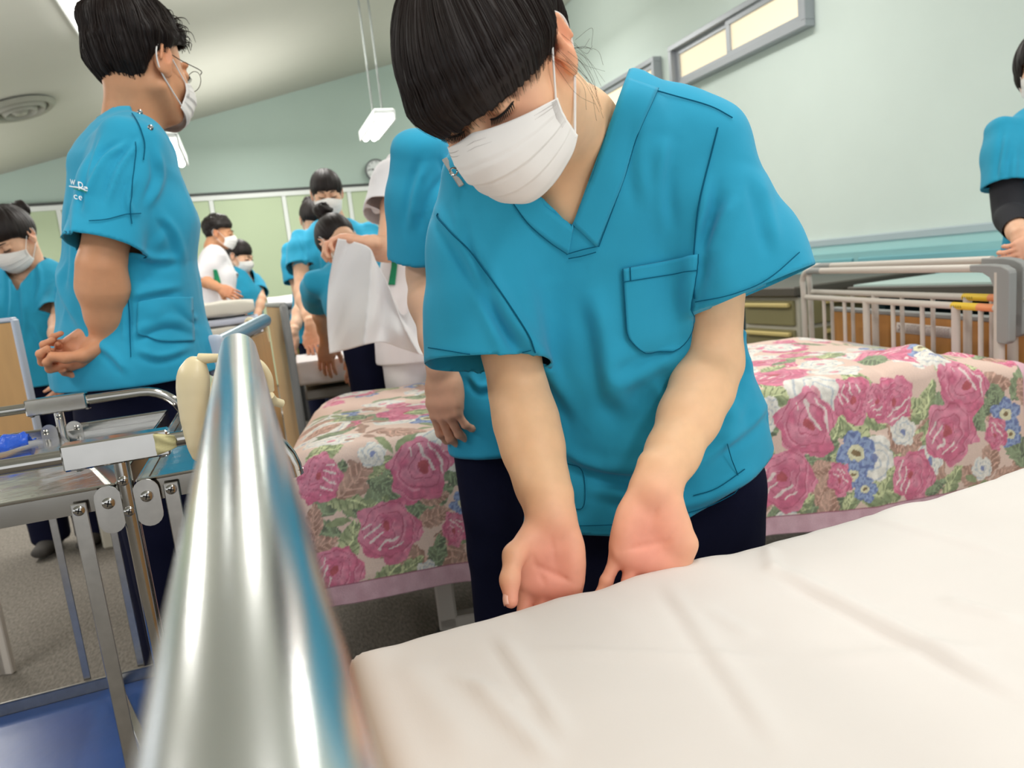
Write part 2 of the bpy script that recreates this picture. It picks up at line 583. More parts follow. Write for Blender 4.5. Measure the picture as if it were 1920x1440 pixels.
            if len(be):
                bv = np.unique(be); fns = list(s.cuts) + [q[0] for q in s.slv]
                for it in range(6):
                    N = np.zeros_like(V); c = np.zeros(len(V))
                    np.add.at(N, be[:, 0], V[be[:, 1]]); np.add.at(N, be[:, 1], V[be[:, 0]]); np.add.at(c, be[:, 0], 1); np.add.at(c, be[:, 1], 1)
                    V[bv] = V[bv] * .4 + .6 * N[bv] / c[bv][:, None]
                    P_ = V[bv]; vals = np.stack([f([P_[:, 0], P_[:, 1], P_[:, 2]]) for f in fns], 1)
                    w = np.abs(vals).argmin(1)
                    for j, f in enumerate(fns):
                        sel = bv[w == j]
                        if not len(sel): continue
                        Q = V[sel]; f0 = f([Q[:, 0], Q[:, 1], Q[:, 2]]); g = np.stack([(f([Q[:, 0] + (i == 0) * 1e-4, Q[:, 1] + (i == 1) * 1e-4, Q[:, 2] + (i == 2) * 1e-4]) - f0) / 1e-4 for i in range(3)], 1)
                        st = np.clip(f0, -1.5 * s.h, 1.5 * s.h)[:, None] * g / ((g ** 2).sum(1)[:, None] + 1e-6)
                        V[sel] -= np.clip(st, -1.5 * s.h, 1.5 * s.h)
        return V, Fq


def bvh(V, Fc): return BVHTree.FromPolygons([Vector(v) for v in V], [tuple(map(int, f)) for f in Fc])


def cast(tree, px, py, off=.0, dmin=0.):
    """where the line of sight through a point of the photo meets a form, lifted by off"""
    r = ray(px, py); o = CAM + r * dmin
    h, n, i, d = tree.ray_cast(Vector(o), Vector(r))
    if h is None:
        h, n, i, d = tree.find_nearest(Vector(CAM + r * castd[0]))
    n = np.array(n)
    if n @ r > 0: n = -n
    return np.array(h) + n * off


castd = [1.0]


def drape_line(tree, pts, n=8, off=.001, smooth_it=2):
    q = spline([(a, b, 0) for a, b in pts], n)
    p = np.array([cast(tree, a[0], a[1], off) for a in q])
    for _ in range(smooth_it):
        p[1:-1] = p[1:-1] * .5 + .25 * (p[:-2] + p[2:])
    return p


# ---------------------------------------------------------------- people
def vnormals(V, Fc):
    Fc = np.asarray(Fc); n = np.cross(V[Fc[:, 2]] - V[Fc[:, 0]], V[Fc[:, 3]] - V[Fc[:, 1]]); N = np.zeros_like(V)
    for k in range(4): np.add.at(N, Fc[:, k], n)
    return nrm2(N)


def folds(V, Fc, lst, dmax=9.):
    """press folds into the side of a garment that faces the lens: (points, width px, height m)"""
    N = vnormals(V, Fc); q = pix(V); face = (N * (CAM - V)).sum(1) > 0
    D = np.zeros(len(V))
    for pts, w, a in lst:
        p = spline([(x, y, 0) for x, y in pts], 6)[:, :2]; best = np.full(len(V), 1e9); sg = np.zeros(len(V)); tt = np.zeros(len(V))
        for i in range(len(p) - 1):
            d = p[i + 1] - p[i]; L2 = d @ d + 1e-9; r = q[:, :2] - p[i]; t = np.clip((r @ d) / L2, 0, 1); e = r - t[:, None] * d; ds = np.hypot(e[:, 0], e[:, 1])
            m = ds < best; best[m] = ds[m]; sg[m] = np.sign(d[0] * e[m, 1] - d[1] * e[m, 0]); tt[m] = (i + t[m]) / (len(p) - 1)
        s = best * sg; f = np.exp(-(s / w) ** 2) - .75 * np.exp(-((s - 1.35 * w) / (w * .9)) ** 2)
        D += a * f * np.clip(np.minimum(tt * 4, (1 - tt) * 4) + .08, 0, 1)
    D[~face | (q[:, 2] > dmax)] = 0
    return V + N * D[:, None]


def turn(yaw, pitch=0, roll=0):
    """head frame: yaw 0 looks along +Y, 90 along +X; pitch looks down; returns right, forward, up"""
    y, p, r = map(math.radians, (yaw, pitch, roll))
    f0 = np.array([math.sin(y), math.cos(y), 0]); z = np.array([0, 0, 1.]); rt = np.cross(f0, z)
    f = f0 * math.cos(p) - z * math.sin(p); up = np.cross(rt, f)
    return rt * math.cos(r) + up * math.sin(r), f, up * math.cos(r) - rt * math.sin(r)


class Head:
    def __init__(s, c, rt, fw, up, sc=1.):
        s.c = np.asarray(c, float); s.R = np.array([rt, fw, up]).T; s.s = sc

    def __call__(s, p): return s.c + s.s * (np.asarray(p, float) @ s.R.T)

    def inv(s, w): return ((np.asarray(w) - s.c) @ s.R) / s.s


def sculpt_head(S, H, ears=True, detail=True):
    s = H.s; R = H.R
    E = lambda c, r, k=.012, op='add', Q=None: S.ell(H(c), np.asarray(r) * s, R if Q is None else R @ Q, k * s, op)
    K = lambda a, b, ra, rb, k=.008, op='add': S.cone(H(a), H(b), ra * s, rb * s, k * s, op)
    E((0, -.012, .03), (.074, .092, .086))
    E((0, .022, -.025), (.064, .066, .082), .02)
    E((0, .048, -.085), (.03, .032, .026), .02)
    for g in (-1, 1):
        E((g * .04, .045, -.028), (.028, .03, .03), .015)
        K((g * .055, -.005, -.05), (g * .03, .05, -.088), .018, .02, .015)
        E((g * .033, .094, .0), (.019, .012, .013), .012, 'sub')
        E((g * .032, .079, -.001), (.0145, .013, .0125), .004)
        K((g * .012, .088, .018), (g * .045, .078, .02), .008, .006, .01)
    K((0, .085, .006), (0, .104, -.030), .0075, .0115, .008)
    for g in (-1, 1):
        E((g * .011, .096, -.033), (.0085, .01, .0075), .006)
    E((0, .088, -.058), (.022, .01, .007), .006); E((0, .087, -.067), (.018, .009, .006), .005)
    if ears:
        for g in (-1, 1):
            q = Matrix.Rotation(math.radians(-10), 3, 'X') @ Matrix.Rotation(math.radians(g * -22), 3, 'Z')
            Q = np.array(q)
            E((g * .079, -.012, -.002), (.0075, .018, .031), .006, 'add', Q)
            E((g * .078, -.004, -.026), (.006, .010, .012), .006, 'add', Q)
            if detail:
                E((g * .087, -.008, .006), (.006, .0085, .016), .004, 'sub', Q)
                K((g * .084, -.018, .022), (g * .086, -.024, -.006), .0035, .003, .003)
                K((g * .076, .004, -.008), (g * .079, .002, -.016), .005, .004, .003)


def eye_line(H, g, openness=.0):
    """curve of the lash line on the right (g=1) or left (g=-1) eye, in head space"""
    u = np.linspace(-1, 1, 13)
    x = g * (.032 + u * .0155); z = -.004 - .0022 * (1 - u ** 2) + .0025 * u - openness * 0
    y = .0925 - .0065 * (u * .9 + .1) ** 2 - .0015 * u
    return np.stack([x, y, z], 1)


def head_extras(H, par, open_eyes=False, brows=True):
    """eyelids, lashes, brows and eyes as children of the person"""
    for g in (-1, 1):
        m = MB(); L = eye_line(H, g)
        if open_eyes:
            e = MB(); c = H((g * .032, .0805, -.0005)); a = np.linspace(0, np.pi, 9)
            e.lathe(c, [(.0125 * H.s * math.sin(t) + 1e-4, -.0125 * H.s * math.cos(t)) for t in a], axis=H.R[:, 1], n=20)
            e.build('eyeball', EYEW, par)
            e = MB(); e.lathe(H((g * .032, .0923, -.0005)), [(.0058 * H.s, 0), (.0045 * H.s, .0008), (.0003, .0012)], axis=H.R[:, 1], n=18)
            e.build('iris', IRIS, par)
            L = L + np.array([0, .0035, .0095]) - np.array([0, 0, 1]) * (np.linspace(-1, 1, 13) ** 2)[:, None] * .006
        m.tube(H(L), np.r_[.0004, np.full(11, .0013), .0005] * H.s, 6)
        if not open_eyes:
            for t in np.linspace(.05, .95, 15):
                i = t * 12; a = L[int(i)] * (1 - i % 1) + L[min(12, int(i) + 1)] * (i % 1)
                b = a + np.array([g * .002 * (t - .3), .0055, -.0045]); m.tube(H(np.array([a, (a + b) / 2 + [0, .0008, -.001], b])), [.0006, .0005, .0002], 4)
        m.build('eyelashes', LASH, par)
    if brows:
        for g in (-1, 1):
            m = MB()
            u = np.linspace(0, 1, 9)
            b = np.stack([g * (.014 + .034 * u), .0985 - .019 * u ** 1.6, .0205 + .004 * np.sin(u * 2.6)], 1)
            m.tube(H(b), np.array([.002, .003, .003, .003, .0028, .0025, .002, .0014, .0006]) * H.s, 6, flat=.35)
            m.build('eyebrow', HAIRS, par)


def mask_pt(u, v, drop=0., proud=0.):
    a = u * math.radians(74)
    au = np.abs(u)
    zt = -.006 - .026 * au ** 1.2; zb = -.113 + .030 * au ** 1.5
    z = zt + (zb - zt) * v + drop
    prof = np.interp(v, [0, .12, .28, .5, .75, .9, 1], [.103, .113, .1225, .1195, .108, .098, .086])
    side = np.interp(v, [0, .5, 1], [.030, .026, .022])
    ca = np.cos(a)
    y = side + (prof - side) * np.clip(ca, 0, 1) ** 1.15
    y = y + (np.cos(np.clip(u * 3.2, -np.pi, np.pi)) * .5 + .5) * .004 * np.exp(-((v - .2) / .25) ** 2)
    x = (.0745 - .006 * v) * np.sin(a)
    pl = (np.mod(v * 4.2 + .1, 1.0) - .5) * .0042 * np.clip((v - .18) * 8, 0, 1) * np.clip((.93 - v) * 8, 0, 1) * np.clip((1 - au) * 5, .1, 1)
    k = 1 + (pl + proud) / .1
    return np.stack([x * k, (y - .02) * k + .02, z], -1)


def face_mask(H, par, detail=1, loops=True, drop=0.):
    nu, nv = (61, 49) if detail else (33, 29)
    u, v = np.meshgrid(np.linspace(-1, 1, nu), np.linspace(0, 1, nv), indexing='ij')
    if detail:
        w = vnoise(np.stack([u * 5, v * 4], -1), 5) * .0012
    else: w = 0
    o = gridmesh('face_mask', H(mask_pt(u, v, drop, w)), MASKM, par, thick=.0012)
    if detail:
        m = MB()          # welded dotted seams along the upper edge and the side welds
        for row in (.055, .095):
            for a in np.linspace(-.93, .93, 110):
                m.tube(H(np.array([mask_pt(a - .0035, row, drop, .0009), mask_pt(a + .0035, row, drop, .0009)])), .00032, 5)
        for g in (-1, 1):
            for row in np.linspace(.03, .5, 22):
                m.tube(H(np.array([mask_pt(g * .89, row, drop, .0009), mask_pt(g * .975, row, drop, .0009)])), .00028, 4)
        m.build('mask_seam', MASKD, o)
    if loops:
        for g in (-1, 1):
            m = MB()
            top = mask_pt(np.array(g * .96), np.array(.03), drop); bot = mask_pt(np.array(g * .95), np.array(.93), drop)
            pts = [top, (g * .0785, .004, .012), (g * .080, -.016, .027), (g * .0835, -.031, .012), (g * .081, -.029, -.012), (g * .076, -.012, -.036), bot]
            m.tube(H(spline(pts, 8)), .0012 * H.s, 8, flat=1.3)
            m.build('ear_loop', MASKM, par)
    return o


EC = np.array([0, -.012, .03]); ER = np.array([.074, .092, .086])


def hair_sheet(H, par, bound, off=.011, amp=.003, freq=26, nphi=260, nt=60, tilt=18, name='hair', m=None, tmax=150, volume=None, jag=.006, seed=3, thick=.003, groove=1.):
    """hair as a combed sheet that runs from the crown down to a hairline bound(azimuth)->local z"""
    ph = np.linspace(0, 2 * np.pi, nphi); ti = math.radians(tilt)
    TH = np.radians(np.linspace(1, tmax, 240))
    ct, st = math.cos(ti), math.sin(ti)
    def direction(th, p):
        th, p = np.broadcast_arrays(th, p)
        d = np.stack([np.sin(th) * np.sin(p), np.sin(th) * np.cos(p), np.cos(th)], -1)
        y = d[..., 1] * ct - d[..., 2] * st; z = d[..., 1] * st + d[..., 2] * ct
        return np.stack([d[..., 0], y, z], -1)
    D = direction(TH[None, :], ph[:, None])
    base = EC + D / np.linalg.norm(D / ER, axis=-1, keepdims=True)
    az = np.degrees(np.arctan2(base[..., 0], base[..., 1] - EC[1]))  # + on the person's right
    zb = bound(az)
    below = base[..., 2] < zb
    first = np.where(below.any(1), below.argmax(1), 239)
    tm = TH[first] + jag * 8 * vnoise(np.stack([np.cos(ph) * 40, np.sin(ph) * 40], -1), seed) * .35
    tm = np.convolve(np.r_[tm[-3:], tm, tm[:3]], [.1, .8, .1], 'same')[3:-3]
    tt = np.linspace(0, 1, nt)
    th = tm[:, None] * tt[None, :]
    D = direction(th, ph[:, None] * np.ones(nt))
    base = EC + D / np.linalg.norm(D / ER, axis=-1, keepdims=True)
    N = nrm2((base - EC) / ER ** 2)
    q = np.stack([np.cos(ph)[:, None] * freq + 0 * th, np.sin(ph)[:, None] * freq + 0 * th, th * 1.2], -1)
    rg = vnoise(q, seed + 1) + .6 * vnoise(q * np.array([2.3, 2.3, 1.5]), seed + 2)
    o = off + amp * rg * groove
    o = o * np.clip(1.0 - .55 * np.clip((tt - .86) / .14, 0, 1), .3, 1)[None, :]
    if volume is not None: o = o + volume(base)
    pts = base + N * o[..., None]
    pts[:, 0] = pts[:, 0].mean(0)
    ob = gridmesh(name, H(pts), m or HAIR, par, thick=thick)
    return ob, H(pts)


def nrm2(v): return v / (np.linalg.norm(v, axis=-1, keepdims=True) + 1e-12)


def strands(pts, par, n, r=.0006, lift=.0015, seed=1, name='hair_strands', m=None, jitter=.002, t0=.05, t1=1.02, mask=None):
    """fine locks laid over a combed sheet (nphi x nt x 3)"""
    rg = np.random.default_rng(seed); mb = MB(); a, b = pts.shape[:2]
    Nn = nrm2(np.cross(np.gradient(pts, axis=0), np.gradient(pts, axis=1)))
    ctr = pts.reshape(-1, 3).mean(0)
    if ((pts - ctr) * Nn).sum() < 0: Nn = -Nn
    for i in range(n):
        f = rg.random() * (a - 1); s = t0 + rg.random() * .5; e = min(1, s + .3 + rg.random() * .6)
        if mask is not None and not mask(f / (a - 1)): continue
        t = np.linspace(s, e, 12) * (b - 1); ff = np.clip(f + np.cumsum(rg.normal(0, .12, 12)), 0, a - 1.001)
        i0 = ff.astype(int); j0 = np.minimum(t.astype(int), b - 2); fx = (ff - i0)[:, None]; fy = (t - j0)[:, None]
        g = lambda A: (A[i0, j0] * (1 - fx) + A[np.minimum(i0 + 1, a - 1), j0] * fx) * (1 - fy) + (A[i0, j0 + 1] * (1 - fx) + A[np.minimum(i0 + 1, a - 1), j0 + 1] * fx) * fy
        p = g(pts) + g(Nn) * (lift * (.4 + rg.random()))
        w = np.sin(np.linspace(.15, np.pi - .1, 12)) ** .5
        mb.tube(p, r * w * (.6 + rg.random()), 4, caps=False)
    return mb.build(name, m or HAIRS, par)


def sculpt_hand(S, w, D, N, T, s=1., curls=None, thumb=(.62, .72, .30, 25, 20), spread=1., k=.006):
    """w wrist, D towards the fingers, N out of the palm, T towards the thumb side"""
    D = nrm(D); N = nrm(N - D * (np.dot(N, D))); T2 = np.cross(D, N)
    T = T2 if np.dot(T2, T) > 0 else -T2
    L = lambda d, t, n: np.asarray(w) + s * (d * D + t * T + n * N)
    S.loft([(L(-.03, 0, 0), .026 * s, .019 * s), (L(0, 0, 0), .0275 * s, .018 * s), (L(.035, .002, -.001), .037 * s, .0155 * s), (L(.065, .002, -.003), .0405 * s, .0135 * s), (L(.088, 0, -.004), .039 * s, .0105 * s)], T, k=.012, ex=2.3)
    Q = np.array([D, T, N]).T
    a = math.radians(28); Dt = D * math.cos(a) + T * math.sin(a); Tt = -D * math.sin(a) + T * math.cos(a)
    S.ell(L(.036, .025, .008), np.array([.033, .0165, .0135]) * s, np.array([Dt, Tt, N]).T, .012)
    S.ell(L(.042, -.026, .006), np.array([.034, .0135, .0125]) * s, Q, .012)
    S.ell(L(.080, .0, .006), np.array([.011, .033, .008]) * s, Q, .012)
    mcp = [(.089, .029, -.003), (.095, .0095, -.003), (.091, -.0105, -.003), (.082, -.029, -.003)]
    ln = [(.041, .024, .019), (.045, .028, .02), (.041, .026, .02), (.031, .019, .018)]
    rr = [(.0095, .0086, .0078, .0066), (.0098, .0088, .008, .0068), (.0094, .0084, .0076, .0065), (.0083, .0073, .0066, .0058)]
    curls = curls or [(18, 25, 15)] * 4
    sp = (7, 2, -3, -9)
    tips = []
    for i in range(4):
        p = L(*mcp[i]); b = math.radians(sp[i] * spread)
        d0 = D * math.cos(b) + T * math.sin(b)
        pts = [L(mcp[i][0] - .03, mcp[i][1] * .8, mcp[i][2]), p]; ang = 0
        for j in range(3):
            ang += math.radians(curls[i][j])
            d = d0 * math.cos(ang) + N * math.sin(ang)
            p = p + d * ln[i][j] * s; pts.append(p)
        S.chain(pts, [rr[i][0] * .9 * s] + [v * s for v in rr[i]], .0035)
        tips.append((pts[-1], d, -d0 * math.sin(ang) * -1))
        for j in (1, 2):
            S.ell(pts[j + 1], rr[i][j] * 1.04 * s, None, .003)
    c = L(.014, .022, .004)
    d = nrm(T * thumb[0] + D * thumb[1] + N * thumb[2]); p1 = c + d * .044 * s
    ax = nrm(np.cross(d, nrm(D * .6 - T * .8)))
    def rot(v, a):
        a = math.radians(a); return v * math.cos(a) + np.cross(ax, v) * math.sin(a) + ax * (ax @ v) * (1 - math.cos(a))
    tdir = -T if len(thumb) < 6 else thumb[5]
    d2 = nrm(d + nrm(tdir) * math.sin(math.radians(thumb[3])) * .8); p2 = p1 + d2 * .031 * s
    d3 = nrm(d2 + nrm(tdir) * math.sin(math.radians(thumb[4])) * .8); p3 = p2 + d3 * .024 * s
    S.chain([c, p1, p2, p3], [.0135 * s, .0122 * s, .0105 * s, .0085 * s], .009)
    return dict(tips=tips, thumb=(p2, p3), L=L)


def tone_colors(V, tone, spots):
    c = np.tile(np.asarray(tone[:3], float), (len(V), 1))
    for (p, r, col, amt) in spots:
        w = np.exp(-((V - np.asarray(p)) ** 2).sum(1) / r ** 2)[:, None] * amt
        c = c * (1 - w) + np.asarray(col[:3]) * w
    return c


def clothes_cut(pt, n, rad=None, rc=None):
    pt = np.asarray(pt, float); n = nrm(n)
    def f(A):
        d = (A[0] - pt[0]) * n[0] + (A[1] - pt[1]) * n[1] + (A[2] - pt[2]) * n[2]
        if rad:
            c = np.asarray(rc if rc is not None else pt, float)
            return np.minimum(d, rad - np.sqrt((A[0] - c[0]) ** 2 + (A[1] - c[1]) ** 2 + (A[2] - c[2]) ** 2))
        return d
    return f


def vneck_cut(c, rt, fr, up, vdepth=.15, halfw=.075, holer=.062, y0=-.01):
    """opening of a V-neck top; c = pit of the neck, vdepth = how far the V drops"""
    c = np.asarray(c, float)
    def f(A):
        q = [A[i] - c[i] for i in range(3)]
        x = q[0] * rt[0] + q[1] * rt[1] + q[2] * rt[2]; y = q[0] * fr[0] + q[1] * fr[1] + q[2] * fr[2]; z = q[0] * up[0] + q[1] * up[1] + q[2] * up[2]
        v = np.minimum((z + vdepth) * halfw / vdepth * .95 - np.abs(x), y - y0)
        hole = np.minimum(holer - np.sqrt(x ** 2 + (y * .95) ** 2), z + .012)
        hole2 = np.minimum(halfw - np.abs(x), np.minimum(z - .0, y + .055))
        return np.maximum(np.maximum(v, hole), -.5)
    return f


def person(label, tone, foot, h, yaw, lean=0., leanside=0., head=None, arms=None, top=None, pants=None, hair=None, group=None,
           res=.0045, armres=.0035, hem=.60, sleeve=.62, vdepth=.13, open_eyes=False, mask=True, detail=0, neckline='v', shoulder_w=.185,
           ripple=.004, hipfwd=0., creases=(), topname='scrub_top', undersleeve=None, shirtfat=1.0, maskdrop=0., hipP=None, neckP=None, hemdrop=.12, bf=(1, 1, 1, 1, 1, 1, 1), shirtshift=0., sleevefat=1., neckfat=1., fold=(), folddmax=9., shshift=0., pantsfat=1., shoe=None):
    """a standing figure. foot=(x,y); yaw like a head's; arms={'R':(elbow, wrist, D, N),..} in room coordinates"""
    top = top or TEAL; pants = pants or NAVY
    rt, fr, _ = turn(yaw)
    z = np.array([0, 0, 1.])
    hip = np.array([foot[0], foot[1], .52 * h]) + fr * hipfwd
    up = nrm(z * math.cos(math.radians(lean)) + fr * math.sin(math.radians(lean)) + rt * math.sin(math.radians(leanside)))
    fr2 = nrm(np.cross(up, rt)); rt2 = np.cross(fr2, up)
    neck = hip + up * (.315 * h)
    if hipP is not None:
        hip = np.asarray(hipP, float); foot = (hip[0], hip[1])
    if neckP is not None:
        neck = np.asarray(neckP, float); up = nrm(neck - hip); fr2 = nrm(np.cross(up, rt)); rt2 = np.cross(fr2, up)
    TL = np.linalg.norm(neck - hip) / .52
    sh = {g: neck - up * .056 + fr2 * shshift + rt2 * sg * shoulder_w * h / 1.65 for g, sg in (('R', 1), ('L', -1))}
    pr = root('person', (foot[0], foot[1], 0), label, 'person', group)
    s = h / 1.65
    V_all, F_all, C_all = [], [], []; off = 0

    def push(V, Fc, spots=()):
        nonlocal off
        V_all.append(V); F_all.append(Fc + off); C_all.append(tone_colors(V, tone, spots)); off += len(V)
    pinkc = np.array(tone) * np.array([1.0, .80, .80])
    # head and neck
    H = head
    S = Sculpt(np.minimum(H.c, neck) - .16, np.maximum(H.c, neck) + .16, .0026 if detail else .0034)
    sculpt_head(S, H, detail=True)
    S.chain([neck - up * .05, neck + up * .03, H((0, -.03, -.05))], [.062 * s * neckfat, .054 * s * neckfat, .05 * s * neckfat], .03)
    S.loft([(neck - up * .045 - rt2 * .09 * s, .025, .025), (neck + up * .008, .045 * neckfat, .045 * neckfat), (neck - up * .045 + rt2 * .09 * s, .025, .025)], fr2, k=.03)
    push(*S.mesh(), [(H((g * .08, -.01, 0)), .03 * s, pinkc, .7) for g in (-1, 1)])
    # torso and legs (under the clothes)
    legs = {g: hip + rt * sg * .085 * s - z * .02 for g, sg in (('R', 1), ('L', -1))}
    S = Sculpt(np.minimum.reduce([hip - .3, neck - .3]) * [1, 1, 0] + [0, 0, .0], np.maximum(hip + .3, neck + .3), .014)
    S.loft([(neck - up * .02, .06, .05), (neck - up * .09, .13, .06), (neck - up * .2, .15, .095), (neck - up * .38, .125 * pantsfat, .085 * pantsfat), (hip, .15 * pantsfat, .095 * pantsfat)], rt2, k=.03)
    for g in 'RL':
        l = legs[g]; S.chain([l, np.array([l[0], l[1], .27 * h]), np.array([l[0], l[1], .05])], [.075 * pantsfat, .048, .035], .03)
        S.cone(np.array([l[0], l[1], .035]), np.array([l[0], l[1], .035]) + fr * .12, .03, .025)
    push(*S.mesh())
    hands = {}
    for g, (el, wr, D, N, kw) in (arms or {}).items():
        el = np.asarray(el, float); wr = np.asarray(wr, float)
        pts = np.array([sh[g], el, wr, wr + nrm(D) * .21])
        S = Sculpt(pts.min(0) - .075, pts.max(0) + .075, armres)
        fa = nrm(wr - el)
        S.chain([sh[g] - up * .02, sh[g] * .5 + el * .5, el], [.034 * s, .042 * s, .037 * s], .02)
        S.chain([el, el + (wr - el) * .3, el + (wr - el) * .7, wr], [.036 * s, .041 * s, .031 * s, .0245 * s], .02)
        Tt = np.cross(nrm(D), nrm(N)) * (1 if g == 'L' else -1)
        if g == 'R': Tt = np.cross(nrm(N), nrm(D)) * 1.0
        else: Tt = np.cross(nrm(D), nrm(N)) * 1.0
        hands[g] = sculpt_hand(S, wr, D, N, Tt, s * kw.get('s', 1.), kw.get('curls'), kw.get('thumb', (.62, .72, .30, 25, 20)), kw.get('spread', 1.))
        c = wr + nrm(D) * .09
        push(*S.mesh(), [(c, .085, pinkc, .75), (el, .04, pinkc, .35)])
    V = np.concatenate(V_all); Fc = np.concatenate(F_all)
    body = meshobj('body', V, Fc, SKIN, pr, True, np.concatenate(C_all))
    # trousers and shoes
    S = Sculpt(hip * [1, 1, 0] + [-.28, -.28, 0], hip + [.28, .28, .22], .011)
    pf_ = s * pantsfat
    S.loft([(hip + up * .1, .15 * pf_, .11 * pf_), (hip, .172 * pf_, .122 * pf_), (hip - z * .1, .175 * pf_, .125 * pf_)], rt, k=.03)
    for g in 'RL':
        l = legs[g]
        S.loft([(l - z * .02, .09 * pf_, .10 * pf_), (np.array([l[0], l[1], .30 * h]), .082 * pf_, .09 * pf_), (np.array([l[0], l[1], .05]), .075 * s, .085 * s)], rt, k=.02)
    S.cut(clothes_cut((0, 0, .045), (0, 0, -1)))
    S.ripple(.006, 9, 11)
    pv, pf = S.mesh()
    meshobj('trousers', pv, pf, pants, pr)
    for g in 'RL':
        l = legs[g]; b = np.array([l[0], l[1], .038])
        S = Sculpt(b - [.2, .2, .045], b + [.2, .2, .09], .007)
        S.loft([(b - fr * .06, .036, .036), (b + fr * .06, .042, .034), (b + fr * .15, .036, .024)], rt, k=.01)
        S.cut(clothes_cut((0, 0, .004), (0, 0, -1)))
        sv, sf = S.mesh(open_cuts=False); meshobj('shoe', sv, sf, shoe or mat('white_shoe', srgb(225, 225, 225), .6), pr)
    # top
    lo = np.minimum.reduce([hip - .33, neck - .33] + [np.asarray(a[0]) - .12 for a in (arms or {}).values()]); lo[2] = hip[2] - .16 - hemdrop
    hi = np.maximum.reduce([hip + .33, neck + .33]); hi[2] = neck[2] + .1
    S = Sculpt(lo, hi, res)
    f = shirtfat * s
    hemc = hip - z * (.10 * s) * 1.0
    S.loft([(neck + up * .012, .062 * f, .05 * f * bf[0]), (neck - up * .035, .14 * f, .078 * f * bf[1]), (neck - up * .09 + fr2 * shirtshift, .175 * f, .105 * f * bf[2]), (neck - up * .20 + fr2 * (.012 + shirtshift), .178 * f, .125 * f * bf[3]),
            (neck - up * .36 * TL + fr2 * shirtshift * .5, .172 * f, .125 * f * bf[4]), (hip, .188 * f, .135 * f * bf[5]), (hemc - z * (hemdrop + .04), .205 * f, .15 * f * bf[6])], rt2, k=.03, kin=.03)
    for g in 'RL':
        el = np.asarray(arms[g][0]) if arms and g in arms else sh[g] - up * .25
        d = nrm(el - sh[g]); e2 = sh[g] + d * .235 * s
        ss = nrm(np.cross(d, fr2)) if abs(d @ fr2) < .9 else rt2
        S.sleeve([(sh[g] - up * .008, .053 * s, .056 * s), (sh[g] + d * .09 * s, .069 * s * sleevefat, .068 * s * sleevefat), (e2 + d * .05, .083 * s * sleevefat, .078 * s * sleevefat)], ss, sh[g] + d * .20 * s, d, k=.03)
    S.cut(clothes_cut(hemc - z * (hemdrop - .10), -z * 1 + fr2 * .0))
    S.cut(vneck_cut(neck + fr2 * .0 + up * .0, rt2, fr2, up, vdepth, .07 * s, .058 * s))
    sd = int(abs(hip[0]) * 100) % 97 + 5
    S.ripple(ripple * 1.3, 9, sd, (1, 1, .4)); S.ripple(ripple * .45, 26, sd + 3, (1, 1, .6))
    for (a, b, w, am) in creases: S.crease(a, b, w, am)
    tv, tf = S.mesh()
    if len(fold): tv = folds(tv, tf, fold, folddmax)
    shirt = meshobj(topname, tv, tf, top, pr); solidify(shirt, .003, -1)
    if undersleeve:
        for g in undersleeve:
            el, wr = np.asarray(arms[g][0]), np.asarray(arms[g][1])
            m = MB(); pts = spline([sh[g] * .6 + el * .4, el, el + (wr - el) * .3, el + (wr - el) * .62], 8)
            m.tube(pts, np.interp(np.linspace(0, 1, len(pts)), [0, .33, .66, 1], [.054, .050, .053, .042]) * s, 20, caps=False)
            m.build('undersleeve', mat('black_undersleeve', srgb(34, 34, 40), .85), pr)
    if mask: face_mask(H, pr, detail, drop=maskdrop)
    if hair: hair(H, pr)
    head_extras(H, pr, open_eyes)
    return dict(root=pr, shirt=(tv, tf), sh=sh, neck=neck, hip=hip, rt=rt2, fr=fr2, up=up, shirt_obj=shirt, hands=hands, body=body)


def fringe_tips(pts, par, n, ln=.012, r=.0005, seed=3, sel=None, name='hair_strands'):
    """loose ends that run on past the cut edge of the combed sheet"""
    rg = np.random.default_rng(seed); mb = MB(); a, b = pts.shape[:2]
    for i in range(n):
        f = int(rg.random() * (a - 1))
        if sel is not None and not sel(f / (a - 1)): continue
        p = pts[f, int(b * .8):]; q = p[-1] + nrm(p[-1] - p[-4]) * ln * rg.random()
        k = np.vstack([p[::3], p[-1:], q]) + rg.normal(0, .0008, 3)
        mb.tube(k, np.linspace(r, r * .3, len(k)), 4, caps=False)
    return mb.build(name, HAIRS, par)


def b_interp(xs, ys): return lambda az: np.interp(np.abs(az), xs, ys)


def hair_bun(H, par, bun=(0, -.13, .06), br=.036, fringe=.03, detail=0, part=False):
    b = b_interp([0, 35, 52, 66, 80, 98, 120, 180], [fringe, fringe - .002, fringe - .01, .0, -.012, -.002, -.05, -.07])
    o, pts = hair_sheet(H, par, b, off=.010, amp=.0022, nphi=200 if detail else 120, nt=44 if detail else 30)
    if detail: strands(pts, par, 260, r=.0007)
    a, bb = np.meshgrid(np.linspace(0, 2 * np.pi, 40), np.linspace(0, np.pi, 22), indexing='ij')
    r = br * (1 + .10 * np.sin(a * 2 + bb * 5) + .05 * np.sin(a * 7 + bb * 9))
    p = np.stack([np.sin(bb) * np.cos(a), np.cos(bb) * .85, np.sin(bb) * np.sin(a)], -1) * r[..., None] + np.array(bun)
    gridmesh('hair_bun', H(p), HAIR, par)


